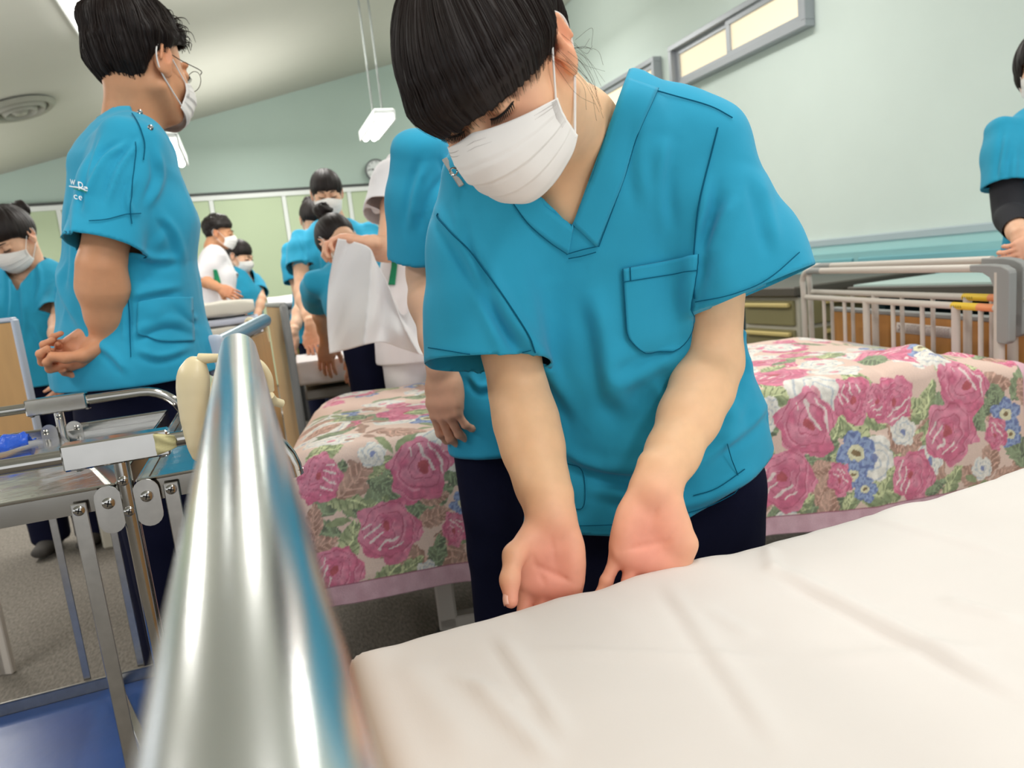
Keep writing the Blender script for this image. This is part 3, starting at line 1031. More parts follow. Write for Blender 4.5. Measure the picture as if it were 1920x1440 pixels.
def hair_short(H, par, seed=4, detail=0, fringe=.045):
    b = b_interp([0, 40, 60, 75, 88, 100, 125, 180], [fringe, fringe - .005, .04, .03, .005, .012, -.055, -.072])
    vol = lambda p: .016 * np.clip((p[..., 2] - .02) / .07, 0, 1) + .010 * vnoise(p * 28, seed) * np.clip((p[..., 2] + .01) / .05, 0, 1) + .004 * vnoise(p * 75, seed + 3)
    o, pts = hair_sheet(H, par, b, off=.007, amp=.0012, nphi=240 if detail else 130, nt=60 if detail else 34, volume=vol, jag=.003, seed=seed)
    return pts


# ================================================================ the student tucking in the sheet
TONE_A = np.array(srgb(238, 193, 152))[:3]
TONE_PINK = np.array(srgb(238, 150, 134))[:3]
pA = root('person', P(1215, 900, 1.08) * [1, 1, 0], 'student in teal scrubs and white mask bending over the white sheet, both palms up', 'person')


def main_student():
    L = cv((-.8171, -.1519, -.5561)); Fw = cv((-.2542, -.7709, .584)); Up = cv((-.5174, .6186, .5913))
    H = Head(CAM + RC @ np.array([-.0152, .3162, -.7254]) * .93, L, Fw, Up, .93 * .93)
    V_all, F_all, C_all = [], [], []; off = 0

    def push(V, Fc, spots=()):
        nonlocal off
        V_all.append(V); F_all.append(Fc + off); C_all.append(tone_colors(V, TONE_A, spots)); off += len(V)
    z = np.array([0, 0, 1.])
    neck = P(1120, 215, .78)
    # head, neck and upper chest
    S = Sculpt(np.minimum(H.c, neck) - .17, np.maximum(H.c, neck) + .17, .0023)
    sculpt_head(S, H)
    nb = P(1078, 250, .87)
    S.chain([P(1078, 400, .93), nb, H((0, -.035, -.04))], [.07, .05, .049], .03)
    S.loft([(P(1000, 350, .97), .03, .03), (P(1090, 320, .93), .05, .035), (P(1160, 290, .98), .03, .03)], cv((0, .3, 1)), k=.03)
    ears = [(H((g * .08, -.01, 0)), .035, np.array(srgb(236, 140, 110))[:3], .6) for g in (-1, 1)]
    push(*S.mesh(), ears + [(H((g * .04, .07, -.02)), .035, TONE_PINK, .35) for g in (-1, 1)])
    # arms with their hands
    shR, shL = P(905, 400, .92), P(1335, 320, .94)
    eR, wR = P(975, 745, .93), P(1034, 975, .835)
    eL, wL = P(1338, 680, .95), P(1228, 922, .835)
    for g, sh, el, wr, D, N, T, mid in (
            ('R', shR, eR, wR, cv((-.03, -1, .22)), cv((.05, .2, 1)), cv((-1, 0, 0)), None),
            ('L', shL, eL, wL, cv((-.22, -1, .2)), cv((-.02, .2, 1)), cv((1, 0, 0)), None)):
        pts = np.array([sh, el, wr, wr + D * .2])
        S = Sculpt(pts.min(0) - .07, pts.max(0) + .07, .0024)
        S.chain([sh, sh * .5 + el * .5, el], [.047, .043, .036], .02)
        f = wr - el
        S.chain([el, el + f * .22, el + f * .45, el + f * .72, wr], [.0355, .0385, .036, .030, .0255], .02)
        if g == 'R':
            h = sculpt_hand(S, wr, D, N, T, .95, [(10, 12, 8)] * 4, (.60, .70, .55, 62, 40, -T * .5 + D * .9))
        else:
            h = sculpt_hand(S, wr, D, N, T, 1.0, [(10, 12, 8), (10, 12, 8), (8, 10, 8), (-4, 4, 4)], (.52, .85, -.05, 55, 50, -T * 1.0 + D * .5 - N * .35), spread=1.5)
        Lh = h['L']
        # creases of the palm
        for a, b, w_, am in (((.050, .030, .0155), (.075, -.030, .0125), .0028, -.0026), ((.040, .026, .021), (.078, .008, .0135), .0026, -.0022),
                             ((.010, .004, .0195), (.056, -.004, .0165), .0026, -.0018), ((-.002, .020, .015), (-.001, -.020, .015), .0022, -.0018)):
            S.crease(Lh(*a), Lh(*b), w_, am)
        push(*S.mesh(), [(Lh(.075, 0, .01), .06, TONE_PINK, .72), (Lh(.03, 0, .015), .045, TONE_PINK, .45), (Lh(.15, 0, 0), .06, TONE_PINK, .8), (h['thumb'][1], .022, TONE_PINK, .6)])
        # nails
        p2, p3 = h['thumb']
        d = nrm(p3 - p2); nn = nrm(cv((-1 if g == 'R' else 1, .1, .45)) - d * (d @ cv((-1 if g == 'R' else 1, .1, .45)))); sd = np.cross(d, nn)
        u, v = np.meshgrid(np.linspace(-1, 1, 7), np.linspace(-1, 1, 7), indexing='ij')
        gp = p3[None, None] - d * .002 + sd * (u * .0055)[..., None] + d * (v * .0065)[..., None] + nn * (.0089 - .003 * u ** 2 - .0012 * v ** 2)[..., None]
        gridmesh('thumbnail', gp, mat('nail', srgb(244, 190, 170), .3), pA, thick=.0008)
    # hidden torso
    S = Sculpt(P(1200, 700, 1.1) - [.42, .38, .75], P(1200, 400, 1.1) + [.4, .38, .3], .014)
    tor = [(P(1105, 340, .95), .09, .035), (P(1105, 440, 1.0), .12, .065), (P(1180, 620, 1.04), .12, .08), (P(1215, 850, 1.10), .13, .09)]
    rt = cv((-1, .04, .05))
    S.loft(tor, rt, k=.03)
    hip = P(1215, 850, 1.12)
    for sg in (-1, 1):
        b = hip + rt * sg * .085
        S.chain([b, b * [1, 1, .5] + cv((0, 0, 1)) * 0, b * [1, 1, 0] + [0, 0, .05]], [.075, .05, .035], .02)
        S.cone(b * [1, 1, 0] + [0, 0, .035], b * [1, 1, 0] + [0, 0, .035] + nrm(cv((0, -.1, 1)) * [1, 1, 0]) * .12, .03, .024)
    push(*S.mesh())
    body = meshobj('body', np.concatenate(V_all), np.concatenate(F_all), SKIN, pA, True, np.concatenate(C_all))

    # ---- scrub top
    S = Sculpt(P(1200, 900, 1.12) - [.44, .42, .18], P(1200, 160, .9) + [.45, .42, .12], .0037)
    fd = cv((0, 0, 1))
    S.loft([(P(1128, 215, .85), .075, .045), (P(1115, 300, .895), .150, .062), (P(1090, 400, .945), .150, .085), (P(1085, 500, .985), .148, .095), (P(1135, 600, 1.015), .146, .098),
            (P(1195, 700, 1.04), .150, .100), (P(1215, 800, 1.065), .162, .108), (P(1218, 900, 1.085), .180, .115), (P(1215, 1030, 1.10), .188, .122), (P(1215, 1100, 1.12), .188, .122)],
           rt, k=.03, kin=.035, ex=2.3)
    # sleeve on the left of the picture
    S.sleeve([(P(915, 350, .90), .060, .060), (P(908, 470, .915), .072, .066), (P(908, 600, .92), .076, .068), (P(912, 760, .92), .082, .072)], [cv((1, .05, 0))] * 4,
             P(905, 682, .92), cv((.03, -1, .12)), k=.028, ex=2.5)
    # sleeve on the right
    S.sleeve([(P(1290, 300, .90), .060, .062), (P(1332, 385, .915), .072, .072), (P(1375, 485, .925), .084, .078), (P(1415, 615, .93), .098, .084)], [cv((1, .28, 0)), cv((1, .3, 0)), cv((1, .38, 0)), cv((1, .42, 0))],
             P(1407, 548, .925), cv((.42, -1, .05)), k=.028, ex=2.4)
    S.loft([(P(1185, 190, .875), .03, .035), (P(1260, 235, .885), .045, .045), (P(1330, 270, .895), .05, .05)], cv((0, 1, 0)), k=.03)
    # hem
    hn = cv((-.02, -1, .12))
    def hemcut(A):
        pt = P(1180, 1008, .96); d = (A[0] - pt[0]) * hn[0] + (A[1] - pt[1]) * hn[1] + (A[2] - pt[2]) * hn[2]
        r = cv((1, 0, 0)); x = (A[0] - pt[0]) * r[0] + (A[1] - pt[1]) * r[1] + (A[2] - pt[2]) * r[2]
        return d + .9 * np.maximum(x, 0) ** 2 * 1.6 + .25 * np.maximum(x - .02, 0)
    S.cut(hemcut)
    # V opening and the collar
    vc = P(1075, 418, .84); vt = P(1172, 150, .84); vt2 = P(905, 270, .86)
    r_ = cv((1, 0, 0)); u_ = cv((0, 1, 0))
    def veecut(A):
        q = [A[i] - vc[i] for i in range(3)]
        x = q[0] * r_[0] + q[1] * r_[1] + q[2] * r_[2]; y = q[0] * u_[0] + q[1] * u_[1] + q[2] * u_[2]; dep = q[0] * fd[0] + q[1] * fd[1] + q[2] * fd[2]
        a = nrm2(np.array([.98, -.36]))      # right edge (steep)
        e1 = (y * .362 - x * 1.0) / 1.063 + .0
        e2 = (y * 1.0 + x * .88) / 1.33
        return np.minimum(np.minimum(e1, e2), dep + .06 + y * .25)
    S.cut(veecut)
    nc = P(1085, 165, .84)
    S.cut(lambda A: .046 - np.sqrt((A[0] - nc[0]) ** 2 + (A[1] - nc[1]) ** 2 + ((A[2] - nc[2]) * .8) ** 2))
    S.ripple(.0045, 7, 3, (1, 1, .5)); S.ripple(.0018, 24, 5, (1, 1, .6))
    C = lambda x0, y0, x1, y1, d, w, a: S.crease(P(x0, y0, d), P(x1, y1, d), w, a * 1.15)
    # folds of the cloth
    C(930, 560, 1090, 900, .90, .016, .012); C(1040, 520, 1100, 760, .88, .030, -.008)
    C(1190, 640, 1080, 830, .91, .030, .012); C(1240, 720, 1130, 900, .93, .022, -.009)
    C(1100, 880, 1320, 930, .97, .022, -.012); C(1080, 820, 1350, 860, .97, .028, .010)
    C(1330, 420, 1300, 560, .85, .014, -.010); C(1400, 300, 1350, 560, .85, .020, .009)
    C(1260, 250, 1240, 420, .82, .018, .007); C(1200, 230, 1190, 380, .82, .014, -.005)
    C(1380, 600, 1400, 800, .97, .016, -.010); C(1430, 880, 1200, 960, .98, .018, .008)
    C(990, 900, 1080, 960, .98, .012, -.007); C(830, 420, 870, 640, .86, .016, .006)
    tv, tf = S.mesh(relax=2)
    tv = folds(tv, tf, [([(812, 380), (880, 490), (950, 600), (1000, 665)], 11, .006), ([(850, 380), (930, 540), (1020, 680), (1090, 790)], 16, .008), ([(865, 390), (888, 475), (940, 590)], 10, -.004),
                        ([(1110, 540), (1130, 620), (1150, 725), (1195, 785)], 22, .008), ([(1285, 655), (1205, 700), (1150, 725)], 16, .006), ([(1348, 330), (1325, 450), (1303, 580)], 12, -.006),
                        ([(1382, 365), (1345, 430), (1312, 500)], 14, .006), ([(1398, 605), (1385, 650), (1412, 700)], 10, .006), ([(1045, 835), (1105, 868), (1190, 880), (1300, 872)], 14, .009), ([(1330, 850), (1400, 800), (1438, 755)], 12, .006),
                        ([(1100, 915), (1280, 945), (1430, 880)], 14, .006), ([(1210, 210), (1200, 300), (1215, 400)], 16, .004), ([(1270, 250), (1255, 340), (1262, 440)], 14, -.004), ([(1010, 700), (1050, 800), (1060, 860)], 12, .006),
                        ([(1420, 320), (1440, 400), (1460, 480)], 14, .005), ([(960, 700), (900, 560), (880, 480)], 14, .005), ([(1230, 690), (1290, 760), (1390, 800)], 16, -.005), ([(1400, 700), (1370, 800), (1300, 880)], 16, .006)])
    top = meshobj('scrub_top', tv, tf, TEAL, pA); solidify(top, .0022, -1)
    tr = bvh(tv, tf)

    def band(name, e0, e1, n=24, off=.0022, m=TEAL, thick=.0018):
        """strip of cloth lying on the top between two edges of the photo"""
        castd[0] = .85
        a = spline([(x, y, 0) for x, y in e0], 8); b = spline([(x, y, 0) for x, y in e1], 8)
        k = 40
        ia = np.linspace(0, len(a) - 1, k); a = np.stack([np.interp(ia, range(len(a)), a[:, j]) for j in range(2)], 1)
        ib = np.linspace(0, len(b) - 1, k); b = np.stack([np.interp(ib, range(len(b)), b[:, j]) for j in range(2)], 1)
        G = np.array([[cast(tr, *(a[i] * (1 - t) + b[i] * t), off) for t in np.linspace(0, 1, 7)] for i in range(k)])
        for _ in range(3): G[1:-1] = G[1:-1] * .4 + .3 * (G[:-2] + G[2:])
        return gridmesh(name, G, m, pA, thick=thick)
    band('collar_band', [(1178, 150), (1150, 215), (1115, 320), (1075, 420)], [(1232, 168), (1200, 240), (1165, 345), (1118, 462)])
    band('collar_band', [(955, 362), (1000, 365), (1040, 390), (1076, 418)], [(962, 382), (990, 420), (1028, 452), (1066, 476)])
    castd[0] = .85

    def stitch(pts, off=.0026, r=.0007, name='stitch', n=8):
        m = MB(); m.tube(drape_line(tr, pts, n, off), r, 5); return m.build(name, TEAL_D, top)
    stitch([(1232, 168), (1200, 240), (1165, 345), (1122, 462)])
    stitch([(1062, 476), (1090, 468), (1121, 461)]); stitch([(1066, 484), (1092, 479), (1117, 472)])
    stitch([(962, 382), (990, 420), (1028, 452), (1062, 474)])
    stitch([(806, 652), (870, 662), (940, 668), (996, 655)])
    stitch([(1306, 566), (1370, 552), (1440, 522), (1496, 474)])
    stitch([(1010, 985), (1100, 985), (1200, 978), (1320, 950), (1430, 890)])
    stitch([(1345, 240), (1312, 380), (1300, 500), (1304, 560)], off=.0018, r=.0010, name='armhole_seam')
    stitch([(806, 390), (850, 440), (905, 500), (985, 620), (1003, 660)], off=.0018, r=.0010, name='armhole_seam')
    stitch([(1182, 158), (1260, 180), (1330, 200), (1372, 222)], off=.0016, r=.0008, name='shoulder_seam')
    # breast pocket
    po = [(1166, 503), (1308, 477)]; q = []
    for v in np.linspace(0, 1, 26):
        w = 1. if v < .72 else math.sqrt(max(0., 1 - ((v - .72) / .28) ** 2 * .80))
        lx = 1166 + 10 * v; rx = 1308 - 16 * v; cx = (lx + rx) / 2
        y0 = 503 + 158 * v; y1 = 477 + 198 * v * .93
        row = []
        for u in np.linspace(-1, 1, 22):
            x = cx + u * w * (rx - lx) / 2; t = (x - lx) / (rx - lx)
            row.append(cast(tr, x, y0 + (y1 - y0) * t, .0035))
        q.append(row)
    q = np.array(q)
    for _ in range(2): q[1:-1, 1:-1] = q[1:-1, 1:-1] * .5 + .125 * (q[2:, 1:-1] + q[:-2, 1:-1] + q[1:-1, 2:] + q[1:-1, :-2])
    pk = gridmesh('chest_pocket', q, TEAL, top, thick=.002)
    m = MB(); nn = fd * .0022
    m.tube(q[4] + nn, .0006, 5); m.tube(q[:, 0] + nn * .8, .0006, 5); m.tube(q[-1] + nn * .8, .0006, 5); m.tube(q[:, -1] + nn * .5, .0006, 5); m.tube(q[:5, 2] + nn, .0006, 5)
    m.build('stitch', TEAL_D, top)
    stitch([(1064, 868), (1092, 880), (1095, 950), (1060, 948)], off=.002); stitch([(1300, 930), (1345, 915), (1395, 880)], off=.002)

    # ---- trousers and shoes
    S = Sculpt(hip * [1, 1, 0] + [-.3, -.3, 0], hip + [.3, .3, .1], .010)
    S.loft([(hip + z * .06, .15, .10), (hip - z * .05, .165, .115), (hip - z * .14, .165, .115)], rt, k=.03)
    for sg in (-1, 1):
        b = hip + rt * sg * .088
        S.loft([(b - z * .05, .088, .095), (b * [1, 1, .45], .078, .085), (b * [1, 1, 0] + [0, 0, .04], .072, .08)], rt, k=.02)
    S.cut(clothes_cut((0, 0, .045), (0, 0, -1))); S.ripple(.006, 9, 11)
    meshobj('trousers', *S.mesh(), NAVY, pA)
    ff = nrm(fd * [1, 1, 0])
    for sg in (-1, 1):
        b = (hip + rt * sg * .088) * [1, 1, 0] + [0, 0, .038]
        S = Sculpt(b - [.2, .2, .045], b + [.2, .2, .09], .007)
        S.loft([(b - ff * .06, .036, .036), (b + ff * .06, .042, .034), (b + ff * .15, .036, .024)], rt, k=.01); S.cut(clothes_cut((0, 0, .004), (0, 0, -1)))
        meshobj('shoe', *S.mesh(open_cuts=False), mat('white_shoe', srgb(225, 225, 225), .6), pA)

    # ---- mask, eyes, hair
    face_mask(H, pA, 1)
    head_extras(H, pA, False)
    b = lambda az: np.interp(az, [-180, -125, -108, -97, -86, -74, -60, -40, -15, 0, 25, 45, 60, 78, 95, 115, 180],
                             [-.05, -.04, -.005, .030, .016, .000, .006, .010, .012, .011, .007, .001, -.010, -.030, -.040, -.05, -.05])
    vol = lambda p: .013 * np.exp(-((p[..., 0] - .01) / .07) ** 2) * np.clip((p[..., 1] - .02) / .05, 0, 1) * np.clip((.105 - p[..., 2]) / .05, 0, 1) + .006 * np.clip(p[..., 0] / .06, 0, 1) + .009 * np.clip((.045 - p[..., 2]) / .02, 0, 1) * np.clip((p[..., 1] - .02) / .03, 0, 1)
    o, pts = hair_sheet(H, pA, b, off=.013, amp=.0016, freq=34, nphi=460, nt=90, tilt=14, volume=vol, jag=.007, thick=.002)
    strands(pts, pA, 1700, r=.0004, lift=.0012, seed=2); fringe_tips(pts, pA, 900, .011, .00042)
    # bun at the back of the head
    a, bb = np.meshgrid(np.linspace(0, 2 * np.pi, 60), np.linspace(0, np.pi, 30), indexing='ij')
    r = .038 * (1 + .10 * np.sin(a * 2 + bb * 5) + .04 * np.sin(a * 9 + bb * 11))
    p = np.stack([np.sin(bb) * np.cos(a), np.cos(bb) * .8, np.sin(bb) * np.sin(a)], -1) * r[..., None] + np.array((-.01, -.135, .05))
    gridmesh('hair_bun', H(p), HAIR, pA)
    # loose wisps in front of and under the ear
    m = MB(); rg = np.random.default_rng(5)
    for i in range(22):
        s0 = np.array([-.077, .03 - .05 * rg.random(), .02 - .02 * rg.random()]); e = s0 + np.array([-.006 - .01 * rg.random(), -.02 + .02 * rg.random(), -.05 - .045 * rg.random()])
        if i > 12: s0 = np.array([-.065, -.05 - .03 * rg.random(), -.03]); e = s0 + np.array([-.02 * rg.random(), -.01 - .02 * rg.random(), -.05 * rg.random() - .01])
        mid = (s0 + e) / 2 + rg.normal(0, .006, 3) + np.array([-.006, 0, 0])
        m.tube(H(spline([s0, mid, e], 8)), .00014, 4, caps=False)
    m.build('hair_strands', HAIRS, pA)
    # lanyard clip at her shoulder
    castd[0] = .85
    m = MB()
    m.bar(cast(tr, 838, 300, .004), cast(tr, 868, 350, .004), .007, .002, cv((1, .5, 0)))
    m.build('badge_strap', GREYP, pA)
    m = MB(); c = cast(tr, 857, 324, .007); a = np.linspace(0, 2 * np.pi, 25)[:-1]
    m.tube(c + .0045 * (np.cos(a)[:, None] * cv((1, 0, 0)) + np.sin(a)[:, None] * cv((0, 1, 0))), .001, 8, closed=True); m.build('snap_ring', STEEL, pA)
    return H, tr


HA, TA = main_student()


# ================================================================ the room
YB, XW = 8.5, 4.0
_c0, _c1 = W(0, 328, y=YB), W(700, 130, y=YB)
CS = (_c1[2] - _c0[2]) / (_c1[0] - _c0[0])


def ceil_z(x): return _c0[2] + CS * (x - _c0[0])


def ceil_hit(px, py, drop=0.):
    r = ray(px, py); t = (_c0[2] - drop + CS * (CAM[0] - _c0[0]) - CAM[2]) / (r[2] - CS * r[0]); return CAM + r * t


WALLM = mat('wall_paint_green_white', srgb(216, 228, 222), .85, spec=.15, noise=.012, nscale=3)
WALLB = mat('wall_paint_sage', srgb(182, 200, 190), .85, spec=.15, noise=.012, nscale=3)
CEILM = mat('ceiling_paint', srgb(196, 196, 186), .9, spec=.1, noise=.01, nscale=4)
FLOORM = mat('grey_carpet', srgb(126, 120, 112), .95, spec=.05, noise=.28, nscale=140, bump=.5, bscale=300, bdist=.004, stretch=(1, .35, 1))
PANEL = mat('green_board', srgb(190, 205, 172), .7, spec=.2, noise=.01, nscale=2)
WTRIM = mat('white_trim', srgb(230, 234, 230), .6)
TEALW = mat('wainscot_teal', srgb(142, 192, 196), .6, noise=.02, nscale=3)
FRAMEA = mat('window_aluminium', srgb(168, 172, 178), .4, metal=.2)
WOOD = mat('light_wood_laminate', srgb(196, 152, 98), .5, noise=.07, nscale=5, stretch=(6, 6, .8))
WOODO = mat('orange_wood_laminate', srgb(196, 138, 72), .5, noise=.08, nscale=5, stretch=(6, 6, .8))
GLOW = mat('lit_frosted_glass', srgb(250, 234, 200), .5, emis=((1, .89, .70, 1), .32))
TUBE = mat('lamp_tube', (1, 1, 1, 1), .5, emis=((1, .98, .94, 1), 9.0))


def structure(mb, name, m, smooth=False):
    o = mb.build(name, m, None, False); o['kind'] = 'structure'; return o


XL, YN = -5.5, -3.2
structure(MB().box(((XL + XW) / 2, (YN + YB) / 2, -.05), (XW - XL, YB - YN, .1)), 'floor', FLOORM)
structure(MB().box(((XL + XW) / 2, YB + .05, 2.0), (XW - XL + .2, .1, 5)), 'wall_back', WALLB)
structure(MB().box((XW + .06, (YN + YB) / 2, 2.1), (.1, YB - YN, 4.4)), 'wall_right', WALLM)
m = MB(); cz0, cz1 = ceil_z(XL), ceil_z(XW)
m.add([(XL, YN, cz0), (XW, YN, cz1), (XW, YB, cz1), (XL, YB, cz0), (XL, YN, cz0 + .1), (XW, YN, cz1 + .1), (XW, YB, cz1 + .1), (XL, YB, cz0 + .1)],
      [(0, 3, 2, 1), (4, 5, 6, 7), (0, 1, 5, 4), (1, 2, 6, 5), (2, 3, 7, 6), (3, 0, 4, 7)])
structure(m, 'ceiling', CEILM)
# green boards along the back wall
zt = W(345, 375, y=YB)[2]
bp = root('partition_wall', (-.5, YB - .03, 0), 'pale green panel partition along the back wall under the clock', 'partition')
xs = [-4.2] + [W(px, py, y=YB)[0] for px, py in ((113, 400), (396, 380), (530, 362), (652, 355))] + [3.0, 3.9]
for i in range(len(xs) - 1):
    MB().box(((xs[i] + xs[i + 1]) / 2, YB - .03, zt / 2), (xs[i + 1] - xs[i] - .05, .04, zt - .04), bev=.004).build('panel', PANEL, bp, False)
for i, x in enumerate(xs):
    MB().box((x, YB - .035, zt / 2), (.045, .05, zt - .02), bev=.003).build('post', WTRIM, bp, False)
MB().box(((xs[0] + xs[-1]) / 2, YB - .035, zt - .005), (xs[-1] - xs[0], .06, .05)).build('head_rail', WTRIM, bp, False)
MB().box(((xs[0] + xs[-1]) / 2, YB - .03, zt + .035), (xs[-1] - xs[0], .08, .03)).build('track', mat('dark_track', srgb(70, 74, 72), .6), bp, False)
# clock
cc = W(706, 320, y=YB - .03); ck = root('wall_clock', cc, 'round white wall clock with grey rim above the green panels', 'clock'); cr = .118
MB().lathe(cc, [(cr, -.02), (cr * 1.09, -.02), (cr * 1.1, .02), (cr * 1.0, .03), (cr * .97, .012)], axis=(0, -1, 0), n=48).build('rim', mat('clock_rim', srgb(110, 114, 116), .4), ck)
MB().lathe(cc, [(cr, 0), (cr * .98, .014)], axis=(0, -1, 0), n=48).build('dial', mat('clock_dial', srgb(226, 230, 228), .5), ck)
dk = mat('clock_black', srgb(40, 42, 44), .5)
for i in range(12):
    a = math.radians(30 * i + 4); u = np.array([math.sin(a), 0, math.cos(a)])
    MB().bar(cc + u * cr * .74 + [0, -.017, 0], cc + u * cr * .88 + [0, -.017, 0], .012, .003, (0, 1, 0)).build('hour_mark', dk, ck, False)
for a, l, w in ((-78, .78, .008), (-66, .5, .011)):
    a = math.radians(a); u = np.array([math.sin(a), 0, math.cos(a)]); MB().bar(cc - u * .012 + [0, -.02, 0], cc + u * cr * l + [0, -.02, 0], w, .003, (0, 1, 0)).build('clock_hand', dk, ck, False)

# right wall: high windows, dado rail, teal panelling
for n, (pa, pb, pc) in enumerate((((1255, 95), (1270, 165), (1527, 48)), ((1000, 205), (1060, 280), (1240, 172)))):
    zb = W(1527, 48, x=XW)[2]; ztp = W(1255, 95, x=XW)[2]
    y0 = W(*pc, x=XW)[1]; y1 = W(*pb, x=XW)[1] if n == 0 else y0 + 2.2
    if n == 1: y0 = W(1242, 165, x=XW)[1]; y1 = y0 + 2.1
    wr_ = MB(); xx = XW - .0
    for (a, b, c, d) in ((y0, y1, zb, zb + .045), (y0, y1, ztp - .045, ztp), (y0 + .001, y0 + .045, zb + .044, ztp - .044), (y1 - .045, y1 - .001, zb + .044, ztp - .044)):
        wr_.box((xx - .036, (a + b) / 2, (c + d) / 2), (.09, b - a, d - c), bev=.004)
    o = wr_.build('window_%d' % (n + 1), FRAMEA, None, False); o['kind'] = 'structure'
    ym = (y0 + y1) / 2 + .02
    for k, (a, b, xo) in enumerate(((y0 + .045, ym + .03, .0), (ym - .03, y1 - .045, .025))):
        s = MB()
        for (e, f_, c, d) in ((a, b, zb + .045, zb + .095), (a, b, ztp - .09, ztp - .045), (a + .001, a + .05, zb + .094, ztp - .089), (b - .05, b - .001, zb + .094, ztp - .089)):
            s.box((xx - .045 + xo, (e + f_) / 2, (c + d) / 2), (.02, f_ - e, d - c), bev=.002)
        sash = s.build('sash', FRAMEA, o, False)
        MB().box((xx - .035 + xo, (a + b) / 2, (zb + ztp) / 2), (.006, b - a - .08, ztp - zb - .15)).build('pane', GLOW, sash, False)
zr = W(1500, 455, x=XW)[2]
structure(MB().box((XW - .012, (YN + YB) / 2, zr - .02), (.04, YB - YN, .055), bev=.008), 'trim_1', mat('dado_rail', srgb(176, 190, 196), .5))
m = MB(); z2 = zr - .10
m.box((XW - .008, (YN + YB) / 2, zr - .075), (.03, YB - YN, .055))
structure(m, 'trim_2', mat('pale_teal', srgb(168, 208, 208), .6))
tp = root('wall_cabinet', (XW - .1, 3.6, 0), 'row of flat teal cabinet fronts along the right wall under the ledge', 'cabinet')
MB().box((XW - .06, 3.6, z2 / 2), (.10, 8.4, z2)).build('carcass', TEALW, tp, False)
for k in range(8):
    y = W(1628, 480, x=XW)[1] + (k - 2) * 1.05
    MB().box((XW - .118, y + .52, z2 / 2 - .01), (.02, 1.0, z2 - .06), bev=.004).build('door', mat('cabinet_teal', srgb(118, 178, 188), .55), tp, False)
# desks in front of it
DKT = mat('desk_edge', srgb(84, 78, 70), .5); TOPM = mat('pale_desk_top', srgb(196, 216, 210), .35)
OLIVE = mat('olive_drawer', srgb(138, 130, 92), .55); PULL = mat('yellow_pull', srgb(206, 186, 122), .5); BEIGE = mat('beige_cabinet', srgb(192, 186, 170), .6)
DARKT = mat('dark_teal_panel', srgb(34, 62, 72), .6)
zd = .74
qa = W(1587, 537, z=zd); qb = W(1850, 548, z=zd); qc = W(1850, 521, z=zd); qd = W(1700, 519, z=zd)
d1 = root('desk', ((qa + qb) / 2) * [1, 1, 0], 'desk with pale green top and dark edge behind the bed rails', 'desk')
DX = XW - .16
y0d, y1d, x0d = qb[1] - .35, qa[1], qa[0]
MB().box(((x0d + DX) / 2, (y0d + y1d) / 2, zd - .03), (DX - x0d, y1d - y0d, .05), bev=.006).build('desk_edge', DKT, d1, False)
MB().box(((x0d + DX) / 2, (y0d + y1d) / 2, zd - .001), (DX - x0d - .05, y1d - y0d - .05, .012)).build('desk_top', TOPM, d1, False)
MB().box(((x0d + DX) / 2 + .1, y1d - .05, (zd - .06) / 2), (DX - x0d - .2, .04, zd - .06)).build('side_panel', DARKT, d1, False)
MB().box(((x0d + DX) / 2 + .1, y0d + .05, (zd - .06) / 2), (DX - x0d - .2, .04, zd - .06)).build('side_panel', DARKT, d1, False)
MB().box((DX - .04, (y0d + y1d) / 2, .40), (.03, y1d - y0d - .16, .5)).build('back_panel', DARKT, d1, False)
ea = W(1455, 541, z=zd + .02)
d2 = root('desk', ea * [1, 1, 0], 'dark topped drawer desk with olive drawers behind the left end of the bed rails', 'desk')
x0e = ea[0] - .02; y0e = y1d + .08; y1e = y0e + 1.15
MB().box(((x0e + DX) / 2, (y0e + y1e) / 2, zd + .0), (DX - x0e, y1e - y0e, .055), bev=.008).build('desk_top', DKT, d2, False)
kx = x0e + .04
cab = MB().box(((kx + DX) / 2, y0e + .25, (zd - .03) / 2), (DX - kx, .46, zd - .03), bev=.005).build('drawer_cabinet', BEIGE, d2, False)
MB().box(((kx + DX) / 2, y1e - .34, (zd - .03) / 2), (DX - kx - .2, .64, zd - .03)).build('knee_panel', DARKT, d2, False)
for k in range(4):
    for face in (0,):
        zz = zd - .12 - k * .165
        dr = MB().box((kx - .008, y0e + .25, zz), (.02, .41, .14), bev=.004).build('drawer', OLIVE, d2, False)
        dr2 = MB().box((kx - .03, y0e + .25, zz + .045), (.03, .2 if k > 1 else .38, .025), bev=.006).build('handle', PULL, dr, False)
        dr = MB().box(((kx + DX) / 2, y0e + .012, zz), (DX - kx - .06, .02, .14), bev=.004).build('drawer', OLIVE, d2, False)
        MB().box(((kx + .3) , y0e - .01, zz + .045), (.3, .03, .025), bev=.006).build('handle', PULL, dr, False)

# ceiling vent
nC = nrm((CS, 0, -1)); vc_ = ceil_hit(33, 200) + nC * .012; av = root('ceiling_vent', vc_, 'round grey air diffuser with concentric rings in the ceiling', 'vent')
vm = mat('vent_paint', srgb(158, 158, 146), .6)
rad = np.linalg.norm(ceil_hit(104, 187) - ceil_hit(-38, 213)) / 2
for r0, r1, h0, h1 in ((1.0, .80, .01, .03), (.74, .56, .0, .04), (.5, .34, .0, .05), (.28, .02, .03, .05)):
    MB().lathe(vc_, [(rad * r0, 0), (rad * r0, .012), (rad * (r0 + r1) / 2, h1), (rad * r1, h0 + .01), (rad * r1, 0)], axis=nC, n=56).build('ring', vm, av)


